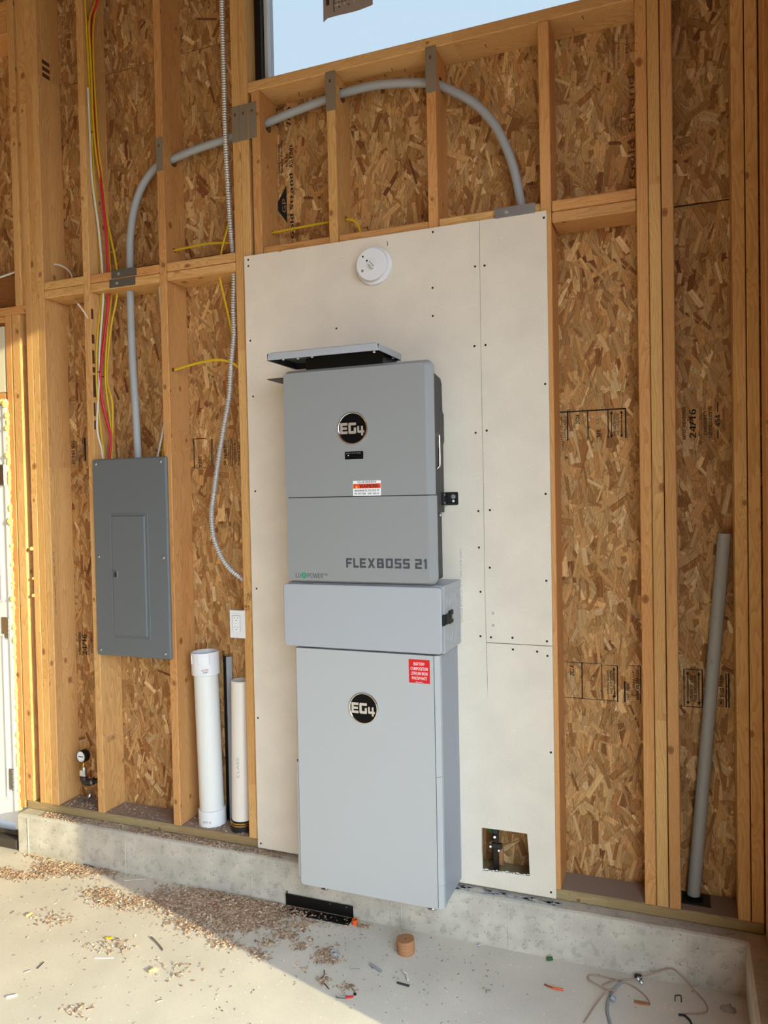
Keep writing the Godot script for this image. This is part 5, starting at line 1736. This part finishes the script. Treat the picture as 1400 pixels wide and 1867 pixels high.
	part(mb, "ring", M.gloss_black, o)
	# gas pressure gauge on its elbow
	o = thing("pressure_gauge", "small round pressure gauge on a pipe elbow low in the narrow bay", "gauge", Vector3(-2.633, 0.33, -0.055))
	var zf := aim(Vector3(-0.05, 0.02, 1), Vector3(0, 0.113, -0.022))
	mb = MB.new()
	mb.lathe([Vector2(0, 0), Vector2(0.027, 0), Vector2(0.029, 0.003), Vector2(0.029, 0.030), Vector2(0.0275, 0.033), Vector2(0.0255, 0.033), Vector2(0.025, 0.030)], 32, zf)
	part(mb, "case", M.black, o)
	mb = MB.new()
	mb.lathe([Vector2(0.0255, 0.0305), Vector2(0, 0.0305)], 32, zf)
	part(mb, "dial", M.sticker_white, o)
	mb = MB.new()
	for k in 9:
		var ang := deg_to_rad(-135 + k * 33.75)
		mb.box(zf * Vector3(sin(ang) * 0.021, 0.031, -cos(ang) * 0.021), Vector3(0.0008, 0.002, 0.0004), 0.0)
	mb.box(zf * Vector3(0.0, 0.031, 0.0), Vector3(0.014, 0.0022, 0.0004), 0.0)
	part(mb, "dial_marks", M.logo_grey, o)
	mb = MB.new()
	mb.lathe([Vector2(0.006, 0.060), Vector2(0.009, 0.060), Vector2(0.009, 0.072), Vector2(0.006, 0.080), Vector2(0.006, 0.088)], 12, Transform3D(Basis(), Vector3(0.002, 0, -0.004)))
	part(mb, "brass_stem", M.brass, o)
	mb = MB.new()
	mb.lathe([Vector2(0.014, 0.012), Vector2(0.016, 0.012), Vector2(0.016, 0.022), Vector2(0.0135, 0.026), Vector2(0.0135, 0.052), Vector2(0.010, 0.062), Vector2(0, 0.062)], 20, Transform3D(Basis(), Vector3(0.003, 0, -0.003)))
	part(mb, "reducer", M.galvanised, o)
	mb = MB.new()
	mb.bx(Vector3(-0.008, 0.024, 0.0105), Vector3(0.010, 0.050, 0.0118))
	part(mb, "paper_tag", M.paper_pale, o)
	mb = MB.new()
	mb.tube(smooth([Vector3(0.003, 0.022, -0.003), Vector3(0.003, 0.006, -0.003), Vector3(0.012, -0.006, -0.004), Vector3(0.028, -0.008, -0.008), Vector3(0.046, -0.004, -0.014)], 0.004), 0.0172, 16)
	part(mb, "elbow", M.iron, o)
	mb = MB.new()
	mb.lathe([Vector2(0.013, 0), Vector2(0.019, 0), Vector2(0.019, 0.010), Vector2(0.013, 0.010)], 20, aim(Vector3(1, 0.12, -0.35), Vector3(0.040, -0.005, -0.012)))
	part(mb, "elbow_collar", M.steel, o)
	mb = MB.new()
	mb.tube(PackedVector3Array([Vector3(0.044, -0.004, -0.013), Vector3(0.132, 0.012, -0.045)]), 0.0125, 14)
	part(mb, "black_pipe", M.black, o)
	o = thing("knockout_slug", "round zinc slug leaning on the bottom plate under the gauge", "slug", Vector3(-2.640, 0.2187, -0.095))
	mb = MB.new()
	mb.lathe([Vector2(0, 0), Vector2(0.024, 0), Vector2(0.025, 0.002), Vector2(0.025, 0.008), Vector2(0.022, 0.010), Vector2(0.014, 0.0085), Vector2(0, 0.0085)], 24, aim(Vector3(-0.75, 0.45, 0.6), Vector3(0.010, 0.024, 0.0)))
	part(mb, "slug_body", M.galvanised, o)
	o = thing("pipe_locknut", "flat zinc locknut ring lying among shavings below the gauge", "locknut", Vector3(-2.655, 0.2185, -0.062))
	mb = MB.new()
	mb.lathe([Vector2(0.012, 0), Vector2(0.021, 0), Vector2(0.021, 0.006), Vector2(0.018, 0.009), Vector2(0.012, 0.009), Vector2(0.012, 0)], 24)
	part(mb, "ring", M.galvanised, o)


# ---------------------------------------------------------------- things lying on the floor
func floor_wire(called: String, pts: Array, r: float, m: Material, label: String, y := 0.003) -> void:
	var p := []
	for q in pts:
		p.append(Vector3(q[0], (q[2] if q.size() > 2 else y), q[1]))
	var o := thing(called, label, "wire", p[0])
	var line := smooth(p, 0.008)
	for i in line.size():
		line[i] -= o.position
	var b := MB.new()
	b.tube(line, r, 8)
	part(b, "sheath", m, o)


func rod(called: String, a: Vector3, b: Vector3, r: float, m: Material, label: String, category: String, hollow := false) -> void:
	var mb := MB.new()
	var l := a.distance_to(b)
	if hollow:
		mb.lathe([Vector2(r * 0.6, 0), Vector2(r, 0), Vector2(r, l), Vector2(r * 0.6, l), Vector2(r * 0.6, 0)], 12, aim(b - a))
	else:
		mb.tube(PackedVector3Array([Vector3.ZERO, b - a]), r, 8)
	single(mb, called, m, label, category, a)


func sliver(called: String, at: Vector3, l: float, w: float, h: float, deg: float, m: Material, label: String, category := "scrap") -> void:
	var mb := MB.new()
	mb.box(Vector3(0, h / 2, 0), Vector3(l / 2, h / 2, w / 2), h * 0.25, 1, 1, 1, Vector2.ZERO, turned(Vector3.UP, deg))
	single(mb, called, m, label, category, at)


func build_floor_things() -> void:
	# black angle iron against the curb
	var o := thing("angle_bracket", "black steel angle lying on the floor against the concrete curb", "bracket", Vector3(-1.352, 0.0, 0.063))
	var side := Transform3D(Basis(Vector3(0, 0, 1), Vector3(0, 1, 0), Vector3(-1, 0, 0)), Vector3.ZERO)
	var b := MB.new()
	b.extrude(PackedVector2Array([Vector2(0.000, 0.002), Vector2(0.003, 0.052), Vector2(0.0055, 0.052), Vector2(0.0028, 0.0045), Vector2(0.052, 0.0045), Vector2(0.052, 0.002)]), -0.147, 0.147, side)
	part(b, "angle_section", M.black, o)
	b = MB.new()
	b.bx(Vector3(-0.146, 0.0046, 0.0028), Vector3(0.146, 0.0062, 0.0048), 0.0006)
	part(b, "worn_edge", M.nail_plate_steel, o)
	b = MB.new()
	b.bx(Vector3(-0.144, 0.046, 0.001), Vector3(-0.139, 0.062, 0.004), 0.0008)
	part(b, "tab", M.charcoal, o)
	for q in [[-0.13, 0.030], [0.05, 0.0], [0.12, 0.0]]:
		b = disc(0.003, 0.0008, 0.0003, 10, aim(Vector3(0, 1, 0), Vector3(q[0], 0.0044, 0.02)) if q[1] > 0 else aim(Vector3(0, 0, 1), Vector3(q[0], 0.044, 0.0048)))
		part(b, "rivet", M.steel, o)
	# orange sleeve
	b = MB.new()
	b.lathe([Vector2(0.008, 0), Vector2(0.0115, 0), Vector2(0.0118, 0.0165), Vector2(0.0105, 0.018), Vector2(0.008, 0.018), Vector2(0.008, 0)], 24)
	single(b, "orange_sleeve", M.orange_plastic, "short orange plastic sleeve standing at the end of the black angle", "sleeve", Vector3(-1.187, 0, 0.092))
	# sawn wooden plug
	o = thing("wooden_plug", "round sawn wooden hole plug standing on the floor", "plug", Vector3(-0.941, 0, 0.196))
	var prof := [Vector2(0, 0), Vector2(0.0305, 0)]
	for k in 9:
		prof.append(Vector2(0.0322 if k % 2 else 0.0312, 0.004 + k * 0.0052))
	prof.append(Vector2(0.0318, 0.049))
	prof.append(Vector2(0, 0.049))
	b = MB.new()
	b.lathe(prof, 36, turned(Vector3(0, 0, 1), 3))
	part(b, "plug_body", M.chip_wood, o)
	b = disc(0.0032, 0.0006, 0.0002, 10, Transform3D(Basis(), Vector3(-0.001, 0.049, 0)))
	part(b, "pilot_hole", M.pencil, o)
	# wire tangle at the right
	floor_wire("tan_wire", [[-0.301, 0.359], [-0.285, 0.298], [-0.264, 0.240, 0.012], [-0.243, 0.198, 0.018], [-0.218, 0.184, 0.012]], 0.0026, M.tan_wire, "pale tan wire end curving toward the photographer near the grey cord")
	floor_wire("tan_wire", [[-0.234, 0.183], [-0.279, 0.166, 0.008], [-0.309, 0.152, 0.010], [-0.312, 0.125, 0.008], [-0.277, 0.109], [-0.220, 0.113], [-0.175, 0.125], [-0.134, 0.161], [-0.116, 0.196]], 0.0024, M.tan_wire, "tan wire looped sideways over the grey cord by the curb")
	floor_wire("tan_wire", [[-0.267, 0.154], [-0.224, 0.118, 0.006], [-0.166, 0.098, 0.010], [-0.116, 0.080, 0.026], [-0.063, 0.068, 0.048], [-0.037, 0.068, 0.045], [-0.005, 0.072, 0.020], [0.017, 0.086, 0.006], [0.046, 0.129], [0.054, 0.170], [0.038, 0.192], [-0.013, 0.213]], 0.0024, M.tan_wire, "long tan wire rising against the curb and ending in the corner")
	floor_wire("grey_cable_offcut", [[-0.207, 0.119], [-0.228, 0.168], [-0.240, 0.225], [-0.239, 0.282], [-0.225, 0.340], [-0.212, 0.40]], 0.0045, M.cable_grey, "short thick grey cord lying under the tan wires", 0.005)
	floor_wire("black_cable_end", [[-0.030, 0.226], [-0.016, 0.222], [-0.006, 0.230], [0.004, 0.246], [0.010, 0.275]], 0.0036, M.rubber, "curled black cord end in the right foreground", 0.004)
	floor_wire("wire_staple", [[-0.041, 0.157], [-0.041, 0.130], [-0.039, 0.1275], [-0.025, 0.122], [-0.0232, 0.124], [-0.022, 0.155]], 0.0016, M.iron, "bent dark U-shaped staple lying on the floor", 0.0018)
	# stones and offcuts in the corner
	o = thing("concrete_chunk", "rough pale concrete chunk on the floor in the corner", "stone", Vector3(0.115, 0, 0.147))
	b = MB.new()
	var no := FastNoiseLite.new()
	no.seed = 9
	no.frequency = 30.0
	var ring := 10
	for i in 5:
		for k in 14:
			var pp := []
			var nn := []
			for q in [[0, 0], [1, 0], [1, 1], [0, 1]]:
				var la: float = PI / 2 * (i + q[0]) / 5.0
				var lo: float = TAU * (k + q[1]) / 14.0
				var dir := Vector3(cos(la) * cos(lo), sin(la), cos(la) * sin(lo))
				pp.append(dir * Vector3(0.024, 0.016, 0.014) * (1.0 + 0.35 * no.get_noise_3d(dir.x, dir.y, dir.z)))
				nn.append(dir)
			b.quad4(pp[0], pp[1], pp[2], pp[3], nn[0], nn[1], nn[2], nn[3])
	part(b, "chunk_body", M.stone, o)
	b = MB.new()
	b.extrude(PackedVector2Array([Vector2(-0.024, -0.006), Vector2(-0.02, 0.007), Vector2(-0.004, 0.009), Vector2(0.021, 0.004), Vector2(0.026, -0.006), Vector2(0.008, -0.009)]), 0.0, 0.004, Transform3D(Basis(Vector3(1, 0, 0), Vector3(0, 0, 1), Vector3(0, 1, 0)), Vector3.ZERO))
	single(b, "wood_chip", M.chip_wood, "flat torn brown wood chip beside the tan wires", "chip", Vector3(-0.140, 0, 0.204))
	o = thing("conduit_clamp", "small steel clamp with screws against the curb behind the wires", "clamp", Vector3(-0.155, 0, 0.088))
	b = MB.new()
	b.bx(Vector3(-0.014, 0, -0.016), Vector3(0.010, 0.016, -0.004), 0.003)
	part(b, "clamp_body", M.iron, o)
	for q in [[0.0, 0.012, 0.006], [0.010, 0.006, 0.012]]:
		b = MB.new()
		b.lathe([Vector2(0, -0.006), Vector2(0.0055, -0.006), Vector2(0.0055, 0.004), Vector2(0, 0.005)], 10, aim(Vector3(0.2, 0.6, 0.7), Vector3(q[0], q[1], q[2])))
		part(b, "clamp_screw", M.steel, o)
	b = MB.new()
	b.lathe([Vector2(0.003, 0), Vector2(0.008, 0), Vector2(0.0095, 0.006), Vector2(0.007, 0.016), Vector2(0.003, 0.016)], 14, turned(Vector3(0.3, 0, 1), 55, Vector3(0, 0.007, 0)))
	single(b, "wire_connector", M.cable_grey, "pale blue grey wire connector under the grey cord", "connector", Vector3(-0.222, 0.0, 0.222))
	rod("green_sleeve", Vector3(-0.462, 0.0052, 0.078), Vector3(-0.442, 0.0065, 0.070), 0.0052, M.green_plastic, "small green plastic sleeve on the floor by the curb", "sleeve", true)
	# copper lug and orange insulation
	o = thing("orange_wire_end", "stripped wire end with orange insulation on the floor", "wire", Vector3(-0.41, 0, 0.226))
	b = MB.new()
	b.tube(PackedVector3Array([Vector3(-0.008, 0.004, 0.0), Vector3(0.027, 0.004, -0.002)]), 0.0036, 10)
	part(b, "insulation", M.orange_plastic, o)
	b = MB.new()
	b.tube(smooth([Vector3(-0.036, 0.003, -0.010), Vector3(-0.022, 0.004, -0.004), Vector3(-0.006, 0.004, 0.0)], 0.004), 0.0028, 8)
	part(b, "bare_strands", M.copper, o)
	# cut bits in the middle of the floor
	rod("grey_tube_offcut", Vector3(-1.034, 0.0046, 0.311), Vector3(-0.981, 0.0046, 0.336), 0.0046, M.cable_grey, "short grey cable offcut left of the wooden plug", "offcut", true)
	rod("grey_tube_offcut", Vector3(-0.910, 0.0035, 0.372), Vector3(-0.867, 0.0035, 0.375), 0.0035, M.charcoal, "dark cable offcut lying below the wooden plug", "offcut", true)
	sliver("grey_strip", Vector3(-1.071, 0, 0.347), 0.026, 0.004, 0.002, 20, M.cable_grey, "thin grey strip between the shavings and the cable offcut")
	floor_wire("silver_clip", [[-1.045, 0.486], [-1.070, 0.496], [-1.076, 0.503], [-1.070, 0.508], [-1.040, 0.502]], 0.0016, M.steel, "thin silver wire clip beside red scraps", 0.002)
	sliver("red_scrap", Vector3(-1.032, 0, 0.492), 0.026, 0.008, 0.005, 30, M.sticker_red, "small bright red plastic scrap beside the silver clip")
	sliver("black_scrap", Vector3(-1.020, 0, 0.474), 0.009, 0.009, 0.007, 10, M.black, "tiny black cap next to the red plastic scrap")
	sliver("red_scrap", Vector3(-1.78, 0, 0.165), 0.012, 0.008, 0.008, 50, M.sticker_red, "red scrap half buried in the wood shavings")
	floor_wire("twisted_scrap", [[-0.918, 0.300], [-0.905, 0.318, 0.008], [-0.893, 0.320], [-0.890, 0.335, 0.006], [-0.880, 0.348]], 0.0030, M.cable_white, "twisted white scrap on the floor below the wooden plug", 0.004)
	floor_wire("red_thread", [[-1.170, 0.395], [-1.158, 0.42, 0.006], [-1.157, 0.446], [-1.135, 0.460], [-1.112, 0.478]], 0.0016, M.brown_ink, "thin red brown strip curling beside a shaving heap", 0.002)
	sliver("paper_scrap", Vector3(-1.475, 0, 0.218), 0.075, 0.02, 0.001, -14, M.paper, "thin pinkish paper scrap at the edge of the shavings")
	sliver("wood_splinter", Vector3(-1.730, 0.004, 0.250), 0.060, 0.008, 0.003, -52, M.paper_pale, "pale splinter lying on the wood shavings in shade")
	sliver("wood_splinter", Vector3(-2.222, 0, 0.098), 0.085, 0.006, 0.003, 28, M.paper_pale, "long pale splinter close to the curb left of the shavings")
	sliver("wood_splinter", Vector3(-1.950, 0, 0.592), 0.070, 0.005, 0.002, 20, M.sticker_white, "thin white splinter in the sunlit floor")
	sliver("wood_splinter", Vector3(-2.235, 0, 0.278), 0.045, 0.010, 0.004, 30, M.paper_pale, "short pale splinter on the sunlit shavings")
	sliver("dark_splinter", Vector3(-2.500, 0, 0.066), 0.06, 0.006, 0.004, -4, M.charcoal, "dark splinter against the curb at the sunlit end")
	floor_wire("grey_twig", [[-1.872, 0.430], [-1.845, 0.444, 0.005], [-1.810, 0.462], [-1.774, 0.485]], 0.0026, M.nail_plate_steel, "thin grey curved strip lying on the sunlit floor", 0.003)
	sliver("yellow_scrap", Vector3(-2.018, 0, 0.489), 0.024, 0.012, 0.006, 15, M.cable_yellow, "crumpled yellow cable scrap on the sunlit floor")
	sliver("cable_scrap", Vector3(-1.735, 0, 0.595), 0.012, 0.030, 0.009, -20, M.foam_yellow, "pale yellow cable scrap casting a long shadow in the sun")
	sliver("cable_scrap", Vector3(-2.432, 0, 0.468), 0.010, 0.024, 0.008, -10, M.foam_yellow, "pale scrap standing on the sunlit floor at far left")
	sliver("white_strip", Vector3(-2.091, 0, 0.866), 0.034, 0.007, 0.005, 42, M.sticker_white, "short white strip on the sunlit floor in the lower left")
	rod("nail", Vector3(-2.135, 0.0018, 0.685), Vector3(-2.128, 0.0018, 0.722), 0.0016, M.iron, "small dark nail on the sunlit floor", "nail")
	rod("bright_screw", Vector3(-0.712, 0.003, 0.078), Vector3(-0.700, 0.004, 0.070), 0.0028, M.galvanised, "small bright screw at the foot of the curb", "screw")
	sliver("pale_crumb", Vector3(-0.612, 0, 0.313), 0.016, 0.010, 0.007, 25, M.stone, "pale crumb alone on the shaded floor right of the plug", "crumb")
	# clear cap filled with shavings
	o = thing("clear_cap", "small round clear plastic cap lying among shavings on the shaded floor", "cap", Vector3(-1.176, 0, 0.300))
	b = MB.new()
	b.lathe([Vector2(0.012, 0.0), Vector2(0.016, 0.0), Vector2(0.017, 0.010), Vector2(0.014, 0.014), Vector2(0.009, 0.014), Vector2(0.008, 0.010)], 24)
	part(b, "cap_wall", M.clear_plastic, o)
	# staples left on the ledge
	floor_wire("ledge_staple", [[0.118, 0.030, 0.1825], [0.142, 0.026, 0.1825]], 0.0018, M.steel, "bright straight staple on the curb ledge in the corner")


# ---------------------------------------------------------------- drilled-out wood shavings
func chip_mesh() -> ArrayMesh:
	var b := MB.new()
	var w := 0.0016
	var pts := [Vector3(-0.0042, 0, 0), Vector3(-0.0015, 0.0011, 0.0), Vector3(0.0015, 0.0012, 0.0004), Vector3(0.0042, 0.0002, 0.0008)]
	for i in 3:
		var p: Vector3 = pts[i]
		var q: Vector3 = pts[i + 1]
		var s := Vector3(0, 0, w)
		var t := Vector3(0, 0.0007, 0)
		var d := q - p
		var nn := Vector3(-d.y, d.x, 0).normalized()
		b.quad(p - s + t, p + s + t, q + s + t, q - s + t, nn)
		b.quad(p - s, p + s, q + s, q - s, -nn)
		b.quad(p - s, p - s + t, q - s + t, q - s, Vector3(0, 0, -1))
		b.quad(p + s, p + s + t, q + s + t, q + s, Vector3(0, 0, 1))
	return b.mesh()


func scatter(called: String, label: String, category: String, xfs: Array, cols: Array, mesh: Mesh) -> void:
	mesh.surface_set_material(0, M.shavings)
	var mm := MultiMesh.new()
	mm.transform_format = MultiMesh.TRANSFORM_3D
	mm.use_colors = true
	mm.mesh = mesh
	mm.instance_count = xfs.size()
	for i in xfs.size():
		mm.set_instance_transform(i, xfs[i])
		mm.set_instance_color(i, cols[i])
	var o := MultiMeshInstance3D.new()
	o.multimesh = mm
	o.name = numbered(called)
	add_child(o)
	tag(o, label, category, "", "stuff")


func build_shavings() -> void:
	var tones := [Color(0.50, 0.32, 0.205), Color(0.58, 0.41, 0.28), Color(0.40, 0.24, 0.15), Color(0.64, 0.49, 0.35), Color(0.47, 0.30, 0.195)]
	var xfs := []
	var cols := []
	var r := RandomNumberGenerator.new()
	r.seed = 77
	var add := func(x: float, y: float, z: float, s: float) -> void:
		var bs := Basis(Vector3.UP, r.randf() * TAU) * Basis(Vector3(1, 0, 0), r.randf_range(-0.7, 0.7)) * Basis(Vector3(0, 0, 1), r.randf_range(-0.5, 0.5))
		xfs.append(Transform3D(bs * Basis.from_scale(Vector3.ONE * s * r.randf_range(0.5, 1.45)), Vector3(x, y + 0.0012, z)))
		var c: Color = tones[r.randi() % tones.size()]
		cols.append(c * r.randf_range(0.5, 1.25))
	# [x, z, spread in x, spread in z, how many, heap height]
	var heaps := [
		[-1.66, 0.105, 0.17, 0.030, 1500, 0.010], [-1.78, 0.165, 0.13, 0.030, 1150, 0.006], [-1.62, 0.175, 0.10, 0.030, 1000, 0.007], [-1.70, 0.225, 0.07, 0.030, 560, 0.005], [-1.66, 0.275, 0.035, 0.028, 300, 0.004],
		[-1.92, 0.150, 0.07, 0.030, 330, 0.004], [-1.98, 0.200, 0.07, 0.025, 240, 0.003], [-1.86, 0.235, 0.09, 0.030, 420, 0.004], [-1.57, 0.260, 0.022, 0.022, 90, 0.003], [-1.55, 0.215, 0.03, 0.02, 120, 0.004],
		[-2.56, 0.115, 0.085, 0.026, 560, 0.006], [-2.63, 0.150, 0.05, 0.026, 320, 0.005], [-2.40, 0.085, 0.05, 0.012, 120, 0.003], [-2.74, 0.240, 0.040, 0.018, 200, 0.005], [-2.82, 0.235, 0.025, 0.018, 90, 0.004], [-2.66, 0.215, 0.03, 0.012, 70, 0.003], [-2.78, 0.08, 0.05, 0.008, 60, 0.003],
		[-2.18, 0.270, 0.06, 0.026, 230, 0.003], [-2.27, 0.235, 0.05, 0.026, 150, 0.003], [-2.10, 0.225, 0.04, 0.015, 60, 0.002], [-1.78, 0.320, 0.05, 0.025, 160, 0.003], [-1.60, 0.365, 0.045, 0.020, 110, 0.002],
		[-1.405, 0.245, 0.028, 0.016, 120, 0.004], [-1.44, 0.310, 0.02, 0.012, 60, 0.003], [-1.385, 0.175, 0.022, 0.012, 45, 0.003], [-1.315, 0.296, 0.016, 0.012, 55, 0.004], [-1.208, 0.312, 0.022, 0.024, 190, 0.006], [-1.165, 0.330, 0.018, 0.010, 40, 0.003], [-1.425, 0.395, 0.02, 0.012, 40, 0.002], [-1.462, 0.372, 0.018, 0.010, 26, 0.002],
		[-1.15, 0.445, 0.012, 0.014, 36, 0.004], [-1.063, 0.446, 0.013, 0.010, 34, 0.004], [-1.155, 0.095, 0.018, 0.008, 24, 0.003], [-1.30, 0.245, 0.008, 0.006, 12, 0.003], [-1.25, 0.40, 0.016, 0.012, 10, 0.002],
		[-2.33, 0.46, 0.05, 0.03, 60, 0.002], [-1.98, 0.52, 0.05, 0.03, 60, 0.002], [-2.45, 0.70, 0.03, 0.02, 30, 0.002], [-1.82, 0.84, 0.03, 0.02, 24, 0.002], [-1.66, 0.56, 0.05, 0.03, 34, 0.002]]
	for h in heaps:
		for i in int(h[4] * 1.35):
			var gx := r.randfn()
			var gz := r.randfn()
			var near := exp(-(gx * gx + gz * gz) * 0.5)
			var z: float = h[1] + gz * h[3]
			if z < 0.066:
				z = 0.066 + absf(r.randfn()) * 0.012
			add.call(h[0] + gx * h[2], r.randf() * h[5] * near, z, 1.2)
	for i in 420:
		add.call(r.randf_range(-2.8, -0.6), 0.0, 0.08 + absf(r.randfn()) * 0.30, 0.8)
	scatter("wood_shavings", "reddish wood shavings heaped along the curb and strewn over the floor", "shavings", xfs, cols, chip_mesh())
	xfs.clear()
	cols.clear()
	for i in 3600:
		var x := r.randf_range(-2.80, -1.52)
		var p := 0.35 + 0.65 * (0.5 + 0.5 * sin(x * 9.0 + 1.0))
		if x > -2.3 or r.randf() < 0.45:
			if r.randf() < p:
				add.call(x, 0.180 + r.randf() * 0.002, r.randf_range(0.003, 0.052), 1.0)
	for i in 260:
		add.call(r.randf_range(-2.72, -2.52), 0.2185 + r.randf() * 0.003, r.randf_range(-0.13, -0.012), 1.0)
	for i in 420:
		add.call(r.randf_range(-2.45, -2.10), 0.2183, -0.015 - r.randf() * 0.12, 0.6)
	for i in 560:
		add.call(r.randf_range(-2.04, -1.71), 0.2183 + r.randf() * 0.002, -0.01 - r.randf() * 0.12, 0.9)
	scatter("ledge_shavings", "wood shavings caught on the curb ledge and the bottom plate", "shavings", xfs, cols, chip_mesh())
	# tiny offcuts, grit and crumbs too small to tell apart
	tones = [Color(0.16, 0.155, 0.155), Color(0.34, 0.32, 0.31), Color(0.72, 0.69, 0.63), Color(0.28, 0.21, 0.15), Color(0.44, 0.37, 0.28), Color(0.22, 0.20, 0.20)]
	xfs.clear()
	cols.clear()
	for i in 380:
		var x := r.randf_range(-2.75, 0.12)
		var z := r.randf_range(0.09, 1.15)
		if (x > 0.1 and z < 0.1) or (x > -1.2 and r.randf() < 0.55):
			continue
		var s := Vector3(r.randf_range(0.4, 1.5), 0.8, r.randf_range(0.4, 0.9)) * (1.5 if r.randf() < 0.12 else 0.8)
		xfs.append(Transform3D(Basis(Vector3.UP, r.randf() * TAU) * Basis.from_scale(s), Vector3(x, 0.0012 * s.y, z)))
		cols.append(tones[r.randi() % tones.size()])
	var b := MB.new()
	b.box(Vector3.ZERO, Vector3(0.005, 0.0013, 0.0016), 0.0005)
	scatter("floor_grit", "tiny dark and pale offcuts sprinkled over the concrete floor", "debris", xfs, cols, b.mesh())
